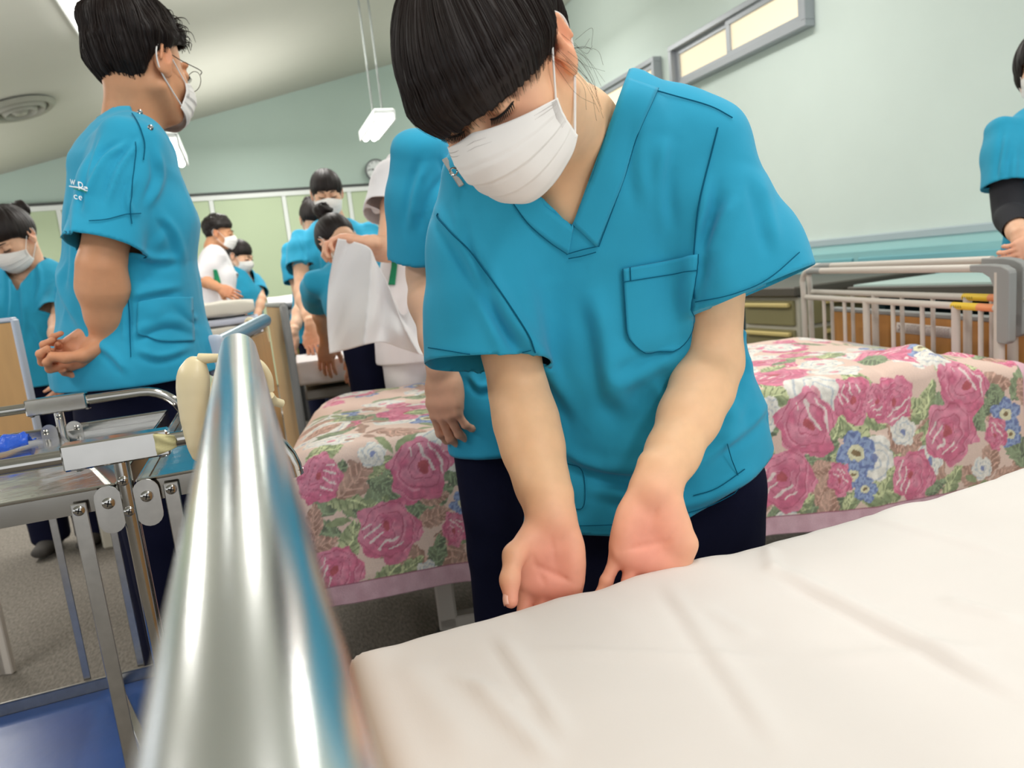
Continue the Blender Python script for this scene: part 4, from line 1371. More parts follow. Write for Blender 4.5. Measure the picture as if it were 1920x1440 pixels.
# hanging and ceiling lamps
def hang_lamp(pa, d, label, w=.13, ll=.6):
    """near end of the lit trough seen in the photo and its distance"""
    a = P(*pa, d); b = a + np.array([0, ll, 0])
    lp = root('pendant_lamp', (a + b) / 2, label, 'lamp', 'hanging fluorescent lamps')
    m = MB(); mid = (a + b) / 2
    m.box(mid + [0, 0, .045], (w, ll, .03), bev=.008).box(mid + [w * .46, 0, .02], (.012, ll, .06)).box(mid + [-w * .46, 0, .02], (.012, ll, .06))
    m.build('housing', WTRIM, lp, False)
    for sx in (-.22, .22):
        MB().cyl(a + [sx * w, .02, .0], b + [sx * w, -.02, .0], .019, 12).build('tube', TUBE, lp)
    zc = ceil_z(mid[0])
    for dx in (-.03, .03):
        MB().cyl(mid + [dx, -.1, .06], np.array([mid[0] + dx, mid[1] - .1, ceil_z(mid[0] + dx)]), .006, 8).build('rod', mat('rod_grey', srgb(120, 126, 122), .5), lp)
    MB().lathe(np.array([mid[0], mid[1] - .1, zc]), [(.07, .02), (.075, 0), (.07, -.05), (.02, -.07)], axis=(0, 0, 1), n=20).build('ceiling_cup', mat('cup_grey', srgb(150, 154, 146), .5), lp)
    return lp


hang_lamp((722, 222), 4.3, 'lit fluorescent lamp on two thin rods right above the wall clock')
hang_lamp((310, 270), 3.6, 'lit fluorescent lamp on thin rods behind the mask of the tall student with glasses')
# recessed strip at the top left
ca, cb = ceil_hit(122, -60, .06), ceil_hit(165, 70, .06)
xm = (ca[0] + cb[0]) / 2
lp = root('ceiling_lamp', (xm, (ca[1] + cb[1]) / 2, (ca[2] + cb[2]) / 2), 'long bright ceiling lamp above the tall student in the upper left corner', 'lamp')
ln_ = cb - ca
MB().box((xm, ca[1] + .3, ceil_z(xm) - .03), (.20, 1.5, .05), bev=.01).build('housing', WTRIM, lp, False)
MB().box((xm - .045, ca[1] + .3, ceil_z(xm) - .058), (.05, 1.44, .02)).build('tube', TUBE, lp, False)
MB().box((xm + .045, ca[1] + .3, ceil_z(xm) - .058), (.05, 1.44, .02)).build('tube', TUBE, lp, False)


# ================================================================ near bed with the white sheet
ZM = .665
mc = W(650, 1218, z=ZM); X0, Y1 = mc[0], mc[1] - .0
bedA = root('hospital_bed', (X0 + 1.0, Y1 - .45, 0), 'bed in the foreground with a round aluminium end pipe under the white sheet', 'bed')
X1, Y0 = X0 + 1.95, Y1 - .92
MB().box(((X0 + X1) / 2, (Y0 + Y1) / 2, ZM - .075), (X1 - X0 - .05, Y1 - Y0 - .05, .11), bev=.03).build('mattress', mat('mattress_cloth', srgb(190, 190, 186), .9), bedA)
MB().box(((X0 + X1) / 2, (Y0 + Y1) / 2, ZM - .165), (X1 - X0 - .1, Y1 - Y0 - .1, .05), bev=.006).build('bed_base', DGREY, bedA, False)
for sx in (0, 1):
    for sy in (0, 1):
        bx, by = (X0 + .14 if sx == 0 else X1 - .12), (Y0 + .12 if sy == 0 else Y1 - .12)
        l = MB().cyl((bx, by, .1), (bx, by, ZM - .185), .02, 12).build('leg', RAILM, bedA)
        MB().lathe((bx - .015, by, .055), [(.02, 0), (.055, 0), (.055, .03), (.02, .03)], axis=(1, 0, 0), n=24).build('caster', BLACK, l)
MB().box(((X0 + X1) / 2, Y1 - .12, .16), (X1 - X0 - .3, .03, .03)).build('stretcher', RAILM, bedA, False)
MB().box(((X0 + X1) / 2, Y0 + .12, .16), (X1 - X0 - .3, .03, .03)).build('stretcher', RAILM, bedA, False)
# end board: aluminium pipe, panel, posts
p0, p1 = P(479, 1440, .1285), P(447, 657, .84)
dr_ = nrm(p1 - p0); pb_ = p0 - dr_ * .25
RP = .0205
MB().lathe(pb_, [(RP * .97, 0), (RP, .002), (RP, np.linalg.norm(p1 - pb_) - .003), (RP * .96, np.linalg.norm(p1 - pb_))], axis=dr_, n=64).build('end_pipe', ALU, bedA)
mid = (pb_ + p1) / 2; hh = .40
MB().box((mid[0], mid[1], mid[2] - .03 - hh / 2), (.018, np.linalg.norm(p1 - pb_) - .10, hh), bev=.004).build('end_board', WOOD, bedA, False)
for q in (pb_ + dr_ * .06, p1 - dr_ * .05):
    MB().bar(q - [0, 0, .01], (q[0], q[1], .36), .02, .03, (1, 0, 0), .003).build('board_post', GREYL, bedA)
MB().box(((q[0] + X0) / 2 + .04, Y1 - .15, .40), (X0 - q[0] + .1, .03, .03)).build('bracket', RAILM, bedA, False)
MB().box(((q[0] + X0) / 2 + .04, Y0 + .25, .40), (X0 - q[0] + .1, .03, .03)).build('bracket', RAILM, bedA, False)


def sheet_surface():
    sx = np.r_[np.linspace(-.17, 0, 24)[:-1], np.linspace(0, X1 - X0, 380)]
    sy = np.r_[np.linspace(-.16, 0, 24)[:-1], np.linspace(0, Y1 - Y0, 190), (Y1 - Y0) + np.linspace(0, .16, 28)[1:]]
    SX, SY = np.meshgrid(sx, sy, indexing='ij')
    R = .028
    def wrap(s, L):       # arc length past an edge -> (inward offset, drop)
        o = np.maximum(s, 0); a = np.minimum(o / R, np.pi / 2)
        return R * np.sin(a), -R * (1 - np.cos(a)) - np.maximum(o - R * np.pi / 2, 0)
    x = np.clip(SX, 0, None); y = np.clip(SY, 0, Y1 - Y0)
    ox, dx = wrap(-SX, 0); oy1, dy1 = wrap(SY - (Y1 - Y0), 0); oy0, dy0 = wrap(-SY, 0)
    XX = X0 + R + np.clip(x - 0, 0, None) * ((X1 - X0 - R) / (X1 - X0)) - ox
    YY = Y0 + R + y * ((Y1 - Y0 - 2 * R) / (Y1 - Y0)) + oy1 - oy0
    ZZ = ZM + np.minimum(np.minimum(dx, dy1), dy0)
    # folds: straight creases seen in the photo
    D = np.zeros_like(XX)
    for (a, b, w, am) in (((1443, 1075), (1925, 1335), .010, -.0042), ((1438, 1060), (1925, 1310), .016, .0045), ((1227, 1093), (1453, 1433), .010, -.0028), ((1236, 1085), (1470, 1433), .014, .0026),
                          ((880, 1280), (1050, 1440), .008, .0028), ((927, 1187), (1067, 1400), .010, .0028), ((915, 1195), (1050, 1400), .008, -.0020), ((993, 1220), (1473, 1240), .008, .0018),
                          ((840, 1270), (1000, 1330), .007, .0018), ((1760, 1120), (1920, 1170), .010, .0026), ((1440, 1020), (1452, 1080), .008, .0034), ((1300, 1130), (1420, 1200), .01, .0016),
                          ((1500, 1240), (1900, 1215), .010, .0015), ((750, 1230), (900, 1440), .016, .0022), ((1600, 960), (1920, 1050), .012, .0024)):
        A_ = W(*a, z=ZM)[:2]; B_ = W(*b, z=ZM)[:2]; d = B_ - A_
        t = ((XX - A_[0]) * d[0] + (YY - A_[1]) * d[1]) / (d @ d); tc = np.clip(t, 0, 1)
        ds = np.hypot(XX - A_[0] - tc * d[0], YY - A_[1] - tc * d[1])
        D += am * np.exp(-(ds / w) ** 2) * np.clip(np.minimum(tc * 5, (1 - tc) * 5), 0.0, 1)
    D = D * 1.6 + .0035 * vnoise(np.stack([XX * 3, YY * 4], -1), 4) + .0011 * vnoise(np.stack([XX * 14 + YY * 6, YY * 22], -1), 9)
    edge = np.exp(-((Y1 - YY) / .05) ** 2)
    D += edge * .004 * vnoise(np.stack([XX * 16, YY * 3], -1), 12) + edge * .0016 * vnoise(np.stack([XX * 45, YY * 8], -1), 15)
    hang = np.clip(-np.minimum(dy1, 0) / .05, 0, 1)
    YY = YY + hang * (.008 * vnoise(np.stack([XX * 14, ZZ * 4], -1), 21) + .004)
    return np.stack([XX, YY, ZZ + D], -1)


sh_ = gridmesh('bed_sheet', sheet_surface(), SHEET, None, thick=.0015)
tag(sh_, 'plain white sheet with soft creases spread over the foreground bed', 'sheet')

# ================================================================ hand controller hooked over the pipe
hc = root('bed_controller', P(372, 760, .80), 'cream plastic hand controller hooked over the round aluminium pipe', 'remote control')
S = Sculpt(P(372, 760, .80) - .16, P(372, 760, .80) + .16, .0025)
rtc = cv((1, .06, 0))
cy_ = np.array([684, 700, 716, 735, 760, 785, 810, 832, 852]); cx_ = [366, 363, 362, 362, 363, 365, 369, 372, 375]; cw_ = [.0115, .0150, .0162, .0160, .0150, .0138, .0124, .0110, .0095]
S.loft([(P(cx_[i], cy_[i], .80), cw_[i], cw_[i] * .85) for i in range(9)], rtc, k=0, ex=2.2, kin=.006)
S.crease(P(366, 668, .785), P(372, 760, .784), .0022, -.0030); S.crease(P(372, 760, .784), P(384, 862, .788), .0022, -.0030)
meshobj('controller_case', *S.mesh(relax=2), IVORY, hc)
m = MB(); m.tube(spline([P(374, 673, .80), P(410, 671, .80), P(455, 670, .80), P(486, 682, .80), P(503, 706, .81), P(507, 732, .82)], 8), np.interp(np.linspace(0, 1, 41), [0, .2, 1], [.0065, .0048, .0045]), 14)
m.build('hook', IVORY, hc)
MB().tube(spline([P(506, 742, .86), P(514, 752, .87), P(528, 757, .88)], 6), .0055, 12).build('hook_end', IVORY, hc)
m = MB(); m.tube(spline([P(410, 700, .84), P(402, 726, .84), P(396, 760, .83), P(390, 800, .83)], 8), .0045, 12); m.build('strap', IVORY, hc)

# ================================================================ stainless cart
YF, YR = .91, 1.50
def fx(px, py): return W(px, py, y=YF)
def rx(px, py): return W(px, py, y=YR)
ct = root('utility_cart', (-.45, (YF + YR) / 2, 0), 'two tier stainless steel cart with blue lower trays left of the foreground pipe', 'cart')
xp = fx(250, 980)[0]; zrail = fx(230, 840)[2]
ztop = fx(150, 922)[2]; zbot = fx(150, 965)[2]
xr = fx(555, 880)[0]; xl = -1.05
xpr = rx(112, 780)[0]; xrr = rx(345, 760)[0]
zrr = rx(230, 740)[2]
CT = .009


def arch(xa, xb, y, z, zt_, r=.07):
    a = np.linspace(0, np.pi / 2, 9)
    pts = [(xa, y, zt_)] + [(xa + r - r * math.cos(t), y, z - r + r * math.sin(t)) for t in a] + [(xb - r + r * math.sin(t), y, z - r + r * math.cos(t)) for t in a] + [(xb, y, zt_)]
    return np.array(pts)


MB().tube(arch(xl, xr, YF, zrail, ztop - .02), CT, 20).build('hand_rail', STEEL, ct)
MB().tube(arch(xl, xrr, YR, zrr, ztop - .02), CT, 20).build('hand_rail', STEEL, ct)
ba, bb_ = fx(118, 850)[0], fx(318, 822)[0]
MB().box(((ba + bb_) / 2, YF, zrail), (bb_ - ba, .026, .030), bev=.002).build('rail_sleeve', STEEL, ct, False)
ba2, bb2 = rx(50, 765)[0], rx(163, 745)[0]
MB().box(((ba2 + bb2) / 2, YR, zrr), (bb2 - ba2, .026, .030), bev=.002).build('rail_sleeve', STEEL, ct, False)
for xq, y, zq in ((xp, YF, zrail), (xpr, YR, zrr)):
    MB().cyl((xq, y, .09), (xq, y, zq - .01), .0085, 24).build('post', STEEL, ct)
for y in (YF, YR):
    for xq in (xl + .02,):
        MB().cyl((xq, y, .09), (xq, y, ztop), .0085, 24).build('post', STEEL, ct)
for xq, y in ((xp, YF), (xpr, YR), (xl + .02, YF), (xl + .02, YR), (xr - .02, YF), (xr - .02, YR)):
    MB().lathe((xq - .012, y, .045), [(.015, 0), (.045, 0), (.045, .024), (.015, .024)], axis=(1, 0, 0), n=24).build('caster', BLACK, ct)


def screw(p, nrm_, par, r=.0058):
    m = MB(); m.lathe(p, [(r, 0), (r, .0012), (r * .75, .0026), (r * .3, .0031), (.0002, .0032)], axis=nrm_, n=18); o = m.build('screw', STEEL, par)
    z = nrm(nrm_); x = nrm(np.cross(z, (.35, .2, 1))); y = np.cross(z, x); p = np.asarray(p) + z * .0031
    m = MB(); m.bar(p - x * r * .55, p + x * r * .55, .0013, .0006, y, 0).bar(p - y * r * .55, p + y * r * .55, .0013, .0006, x, 0)
    m.build('screw_slot', BLACK, o)


for k, (xq, zq) in enumerate([(xp, fx(236, 898)[2]), (xp, fx(247, 954)[2])]):
    screw((xq, YF - .0085, zq), (0, -1, 0), ct)
zlow = rx(140, 1283)[2]
xsl = (xl + .03, xp - .012), (xp + .012, xr - .02)
for i, (xa, xb) in enumerate(xsl):
    for level, (za, zb_, floor_m) in enumerate(((ztop, zbot, TRAYM), (zlow, zlow - .035, mat('blue_tray', srgb(30, 92, 176), .3, noise=.08, nscale=9, bump=.1, bscale=60)))):
        m = MB(); w = .0016; y0, y1 = YF + .004, YR - .004
        m.box(((xa + xb) / 2, y0, (za + zb_) / 2), (xb - xa, w, za - zb_)).box(((xa + xb) / 2, y1, (za + zb_) / 2), (xb - xa, w, za - zb_))
        m.box((xa, (y0 + y1) / 2, (za + zb_) / 2), (w, y1 - y0, za - zb_)).box((xb, (y0 + y1) / 2, (za + zb_) / 2), (w, y1 - y0, za - zb_))
        for (c, d) in (((xa, y0), (xb, y0)), ((xa, y1), (xb, y1)), ((xa, y0), (xa, y1)), ((xb, y0), (xb, y1))):
            m.cyl((*c, za), (*d, za), .0022, 8)
        tr_ = m.build('tray', STEELB if level else STEEL, ct, False)
        MB().box(((xa + xb) / 2, (y0 + y1) / 2, zb_ + .010), (xb - xa - .004, y1 - y0 - .004, .003)).build('tray_floor', floor_m, tr_, False)
# corner plates and straps
def plate(x, y, z0, z1, w, par, ny):
    S_ = MB(); a = np.linspace(0, np.pi, 10)
    out = [(x - w / 2, z0)] + [(x - w / 2 * math.cos(t), z1 + w / 2 * math.sin(t)) for t in a] + [(x + w / 2, z0)] + [(x + w / 2 * math.cos(t), z0 - w / 2 * math.sin(t)) for t in a]
    n = len(out); V = [(px_, y - .001, pz) for px_, pz in out] + [(px_, y + .001, pz) for px_, pz in out]
    S_.add(V, [tuple(range(n)), tuple(range(2 * n - 1, n - 1, -1))] + [(i, i + n, (i + 1) % n + n, (i + 1) % n) for i in range(n)])
    return S_.build('bracket_plate', STEELB, par, False)


for dx in (-.020, .020):
    plate(xp + dx, YF - .004, zbot - .014, ztop - .012, .028, ct, -1); screw((xp + dx, YF - .005, ztop - .018), (0, -1, 0), ct, .0068)
    plate(xpr + dx, YR - .006, zbot + .0, ztop - .005, .026, ct, -1)
    for zz in (ztop - .005, ztop - .024): screw((xpr + dx * 1.25, YR - .008, zz), (0, -1, 0), ct, .005)
screw((xpr, YR - .0085, ztop + .020), (0, -1, 0), ct, .005)
for px_, py_ in ((150, 955), (322, 915)):
    q = fx(px_, py_)
    MB().bar((q[0], YF - .004, q[2] + .008), (q[0], YF - .004, zlow - .02), .0165, .002, (1, 0, 0)).build('strap', STEELB, ct, False); screw((q[0], YF - .005, q[2]), (0, -1, 0), ct, .0062)
for px_, py_ in ((100, 985), (205, 960)):
    q = rx(px_, py_); MB().bar((q[0], YR + .004, ztop - .01), (q[0], YR + .004, zlow), .013, .002, (1, 0, 0)).build('strap', STEELB, ct, False)
for px_, py_, f_ in ((150, 882, fx), (305, 852, fx), (60, 778, rx), (165, 762, rx)):
    q = f_(px_, py_); screw((q[0], (YF if f_ is fx else YR), (zrail if f_ is fx else zrr) - .015), (0, 0, -1), ct, .005)
MB().bar((xp, YF, zbot + .012), (xpr, YR, zbot + .012), .014, .012, (1, 0, 0)).build('cross_bar', STEEL, ct, False)
MB().bar((xp, YF, zlow - .02), (xpr, YR, zlow - .02), .014, .012, (1, 0, 0)).build('cross_bar', STEEL, ct, False)
tpz = MB(); c = fx(313, 826)
G = np.array([[c + [u * .011, -.0155 - .002 * math.sin(v * 5 + u * 3), v * .010 - .003 * u * v] for v in np.linspace(-1, 1, 9)] for u in np.linspace(-1, 1, 9)])
gridmesh('masking_tape', G, mat('yellowed_tape', srgb(206, 200, 150), .7, bump=.4, bscale=80), ct, thick=.0006)
u, v = np.meshgrid(np.linspace(0, 1, 60), np.linspace(0, 1, 16), indexing='ij')
xa_, xb_ = rx(5, 870)[0] - .02, rx(128, 825)[0] - .035
G = np.stack([xa_ + (xb_ - xa_) * u, YR - .10 - .16 * (1 - u) + v * .05 + .008 * vnoise(np.stack([u * 9, v * 2], -1), 3), zbot + .018 + .016 * (vnoise(np.stack([u * 14, v * 5], -1), 5) + 1) * np.sin(v * np.pi) ** .6], -1)
bf = gridmesh('plastic_film', G, mat('blue_film', srgb(40, 90, 205), .25, bump=.6, bscale=70, bdist=.004), None, thick=.0006)
tag(bf, 'crumpled strip of blue plastic lying in the left upper tray of the steel cart', 'plastic film')


# ================================================================ bed with the rose blanket
ang = math.radians(-11.8)
UB = np.array([math.cos(ang), math.sin(ang), 0]); VBx = np.array([-math.sin(ang), math.cos(ang), 0])
ZB = .637
O = W(560, 858, z=ZB); LB, WB = 1.99, .88
bedB = root('hospital_bed', O + UB * 1 + VBx * .4 - [0, 0, ZB], 'bed under the rose blanket with an orange wood board at its right end', 'bed')
BB = lambda u, v, z: O * [1, 1, 0] + UB * u + VBx * v + [0, 0, z]
RB = np.array([UB, VBx, [0, 0, 1]]).T
MB().box(BB(LB / 2, WB / 2, ZB - .08), (LB - .06, WB - .04, .12), RB, .03).build('mattress', MAT['mattress_cloth'], bedB)
MB().box(BB(LB / 2, WB / 2, ZB - .18), (LB - .1, WB - .1, .05), RB, .006).build('bed_base', DGREY, bedB, False)
for u in (.30, LB - .35):
    for v in (.10, WB - .10):
        l = MB().box(BB(u, v, (ZB - .2 + .1) / 2 + .0), (.05, .04, ZB - .30), RB, .006).build('leg', RAILM, bedB, False)
        MB().lathe(BB(u, v - .012, .05), [(.02, 0), (.05, 0), (.05, .028), (.02, .028)], axis=VBx, n=24).build('caster', BLACK, l)
for v in (.10, WB - .10):
    MB().box(BB(LB / 2, v, .115), (LB - .55, .04, .035), RB, .004).build('stretcher', RAILM, bedB, False)
MB().box(BB(.62, .2, .33), (.10, .12, .16), RB, .01).build('motor_box', BLACK, bedB, False)
# right end board
def onplane(px, py, u):
    r = ray(px, py); t = ((O + UB * u - CAM) @ UB) / (r @ UB); return CAM + r * t
UP_ = LB + .075
zbt = onplane(1700, 592, UP_)[2]
v1 = (onplane(1561, 584, UP_) - O) @ VBx
MB().box(BB(UP_ + .012, (v1 - .14) / 2, (zbt + .32) / 2), (.022, v1 + .14, zbt - .32), RB, .004).build('end_board', WOODO, bedB, False)
MB().box(BB(UP_ + .012, (v1 - .14) / 2, zbt + .006), (.03, v1 + .15, .018), RB, .004).build('board_edge', GREYP, bedB, False)
for v in (.02, WB - .1):
    MB().box(BB(UP_ + .03, v, .30), (.03, .05, .5), RB, .004).build('board_post', GREYP, bedB, False)
qa, qb, qc, qd = [onplane(*p, UP_ - .002) for p in ((1681, 604), (1786, 614), (1785, 635), (1680, 623))]
lab = gridmesh('notice_label', np.array([[qa, qb], [qd, qc]]), mat('label_white', srgb(226, 216, 208), .6), bedB, thick=.0008)
m = MB(); rg = np.random.default_rng(3); wv = (qb - qa); hv = (qd - qa)
for r_ in range(7):
    s_ = .20
    while s_ < .95:
        l = .02 + .05 * rg.random(); p = qa + wv * s_ + hv * (.14 + r_ * .115) - UB * .0014
        m.bar(p, p + wv * min(l, .96 - s_), .0018, .0004, (0, 0, 1), 0); s_ += l + .012
m.bar(qa + wv * .05 + hv * .25 - UB * .0014, qa + wv * .13 + hv * .8 - UB * .0014, .006, .0004, (0, 0, 1), 0).bar(qa + wv * .13 + hv * .25 - UB * .0014, qa + wv * .05 + hv * .8 - UB * .0014, .006, .0004, (0, 0, 1), 0)
m.build('label_print', mat('print_grey', srgb(160, 146, 144), .7), lab, False)
# the two nested side rails hung inside the board
STK_Y = mat('sticker_yellow', srgb(238, 200, 50), .5); STK_O = mat('sticker_orange', srgb(240, 150, 100), .5)


def side_rail(label, u, top, low, ups, thick_i, px0, plast, stk):
    R_ = lambda a, b: onplane(a, b, u)
    o = root('side_rail', (R_(*top[0]) + R_(*top[1])) / 2 * [1, 1, 0] + [0, 0, .42], label, 'bed rail', 'side rails hung on the end board')
    a, b = R_(*top[0]), R_(*top[1]); c, d = R_(*low[0]), R_(*low[1])
    z0 = .40
    MB().tube(np.array([a, b + (b - a) * .03]), .0125, 20).build('top_tube', RAILM, o)
    MB().tube(np.array([c, d + (d - c) * .04]), .011, 18).build('lower_tube', RAILM, o)
    e = R_(px0, low[0][1]); f = R_(px0 - 2, top[0][1] + 16)
    MB().tube(spline([a + (b - a) * .02, (a * .35 + R_(px0, top[0][1] + 1) * .65), f, e, np.array([e[0], e[1], z0])], 10), .0115, 18).build('end_tube', RAILM, o)
    MB().tube(spline([a + (b - a) * .06, a * .8 + R_(px0, top[0][1]) * .2, a * .45 + R_(px0, top[0][1] + 4) * .55 ], 8), .0132, 18).build('end_grip', GREYP, o)
    for i, x in enumerate(ups):
        t = (x - low[0][0]) / (low[1][0] - low[0][0]); p = R_(x, low[0][1] + (low[1][1] - low[0][1]) * t)
        MB().cyl(p, (p[0], p[1], z0), .0125 if i in thick_i else .0072, 16).build('rail_bar', RAILM, o)
    # grey plastic corner
    out = [R_(*q) for q in plast]; n = len(out); nn = UB * .013
    V = [q - nn for q in out] + [q + nn for q in out]
    m = MB(); m.add(V, [tuple(range(n)), tuple(range(2 * n - 1, n - 1, -1))] + [(i, (i + n), (i + 1) % n + n, (i + 1) % n) for i in range(n)])
    pc = m.build('plastic_corner', GREYP, o, False); bv = pc.modifiers.new('bevel', 'BEVEL'); bv.width = .004; bv.segments = 2; bv.limit_method = 'ANGLE'
    p = R_(plast[-3][0] + 12, plast[-3][1] - 10); MB().cyl(p, (p[0], p[1], z0), .014, 18).build('corner_post', RAILM, o)
    for (x0, x1, m_) in stk:
        P_ = lambda x: R_(x, low[0][1] + (low[1][1] - low[0][1]) * (x - low[0][0]) / (low[1][0] - low[0][0]))
        st_ = MB().tube(np.array([P_(x0), P_(x1)]), .0114, 18).build('warning_sticker', m_, o)
        if m_ is STK_Y:
            m = MB()
            for k in range(5):
                q = P_(x0 + 3 + k * 4.2) - UB * .0118; m.bar(q - [0, 0, .003], q + [0, 0, .003], .0012, .0006, VBx, 0).bar(q - [0, 0, .003], q - [0, 0, .003] - VBx * .004, .0012, .0006, (0, 0, 1), 0)
            m.build('sticker_print', BLACK, st_, False)


side_rail('beige side rail with grey plastic corner, the front one of the nested pair', LB - .02, ((1527, 508), (1825, 503)), ((1512, 557), (1872, 578)), [1544.5, 1583, 1624, 1674, 1729, 1792, 1839], (2, 5), 1507,
          [(1824, 496), (1862, 495), (1884, 497), (1898, 505), (1900, 512), (1898, 640), (1892, 645), (1877, 643), (1873, 636), (1870, 540), (1862, 520), (1848, 511), (1824, 509)], [(1787, 1835, STK_Y), (1835, 1866, STK_O)])
side_rail('beige side rail with grey plastic corner, behind its twin against the wood board', LB + .035, ((1546, 499), (1848, 488)), ((1524, 547), (1905, 560)), [1559, 1598, 1640, 1691, 1749, 1814, 1860], (2, 5), 1519,
          [(1846, 483), (1888, 482), (1908, 485), (1922, 492), (1926, 500), (1924, 626), (1916, 631), (1904, 630), (1899, 622), (1897, 528), (1888, 508), (1870, 498), (1846, 496)], [(1808, 1856, STK_Y), (1856, 1872, STK_O)])


# ---- the blanket: woven rose pattern, colours belong to the cloth
def frac(x): return x - np.floor(x)


C_ = lambda *a: np.array(srgb(*a))[:3]
BASE = C_(236, 208, 194)


def p_rose(x, y, R, seed, tint=0):
    r = np.hypot(x, y) / R; th = np.arctan2(y, x)
    edge = 1 + .09 * np.sin(5 * th + seed) + .05 * np.sin(9 * th + seed * 2)
    n = vnoise(np.stack([x / R * 3 + seed, y / R * 3], -1), 2)
    col = C_(216, 100, 142) + (C_(230, 140, 170) - C_(216, 100, 142)) * np.clip(.5 + n, 0, 1)[:, None]
    cx, cy = x / R - .12 * math.cos(seed), y / R - .15 * math.sin(seed)
    rr = np.hypot(cx, cy); t2 = np.arctan2(cy, cx)
    f = frac(rr * 3.6 + .22 * np.sin(3 * t2 + seed) + t2 / (2 * np.pi) + .15 * n)
    col = np.where((f < .13)[:, None], C_(196, 82, 122), col)
    col = np.where(((f > .16) & (f < .30) & (np.sin(t2 * 2 + seed) > .1))[:, None], C_(232, 150, 178), col)
    hl = (frac((x * math.cos(seed) + y * math.sin(seed)) / R * 3.1 + .3 * n) < .26) & (rr < .75) & (rr > .22) & (np.sin(t2 + seed * 1.7) > .25)
    col = np.where(hl[:, None], C_(246, 226, 224), col)
    col = np.where((rr < .16)[:, None], C_(190, 70, 90), col)
    return r < edge, col


def p_bud(x, y, R, seed, tint=0):
    ins, col = p_rose(x * 1.35, y, R, seed); return ins, col


def p_leaf(x, y, R, seed, tint=0):
    L = R * 2; t = x / L + .5; w = R * .52 * np.sin(np.pi * np.clip(t, 0, 1)) ** .75 * (1.15 - .4 * t)
    w = w * (1 + .06 * np.sin(t * 50))
    ins = (t > 0) & (t < 1) & (np.abs(y) < w)
    pal = ((C_(206, 216, 164), C_(128, 152, 108)), (C_(132, 156, 120), C_(76, 104, 82)), (C_(196, 158, 142), C_(160, 120, 104)))[int(tint)]
    n = vnoise(np.stack([x / R * 3 + seed, y / R * 4], -1), 4)
    k = np.clip(.5 + .9 * n + np.sign(y) * .25, 0, 1)[:, None]
    col = pal[0] * k + pal[1] * (1 - k)
    vein = frac((x - np.abs(y) * .9) / L * 6.5) < .22
    col = np.where(vein[:, None], pal[1] * .75 if tint == 0 else pal[0] * 1.35, col)
    col = np.where((np.abs(y) < R * .03)[:, None], pal[0] * 1.2, col)
    return ins, np.clip(col, 0, 1)


def p_white(x, y, R, seed, tint=0):
    r = np.hypot(x, y) / R; th = np.arctan2(y, x); edge = .82 + .2 * np.abs(np.sin(2.5 * th + seed))
    f = frac(r * 2.6 + th * .5 + .3 * vnoise(np.stack([x / R * 3, y / R * 3 + seed], -1), 7))
    col = np.where((f < .2)[:, None], C_(196, 206, 214), C_(242, 240, 232)); col = np.where((r < .2)[:, None], C_(232, 160, 176) if tint == 0 else C_(120, 140, 190), col)
    return r < edge, col


def p_blue(x, y, R, seed, tint=0):
    r = np.hypot(x, y) / R; th = np.arctan2(y, x); edge = .7 + .35 * np.abs(np.sin(2.5 * th + seed)) ** .7
    f = frac(r * 2 + .6 * np.abs(np.sin(5 * th)))
    col = np.where((f < .4)[:, None], C_(88, 120, 180), C_(140, 168, 212)); col = np.where((r < .38)[:, None], C_(228, 226, 190), col); col = np.where((r < .16)[:, None], C_(120, 100, 60), col)
    return r < edge, col


def p_sprig(x, y, R, seed, tint=0):
    ins = np.zeros(len(x), bool); col = np.zeros((len(x), 3)) + (C_(140, 160, 116) if tint < 2 else C_(176, 140, 124))
    for k in range(5):
        a = seed + k * 1.26; cx, cy = math.cos(a) * R * .55, math.sin(a) * R * .55
        u = (x - cx) * math.cos(a) + (y - cy) * math.sin(a); v = -(x - cx) * math.sin(a) + (y - cy) * math.cos(a)
        ins |= (u / (R * .42)) ** 2 + (v / (R * .15)) ** 2 < 1
    return ins, col


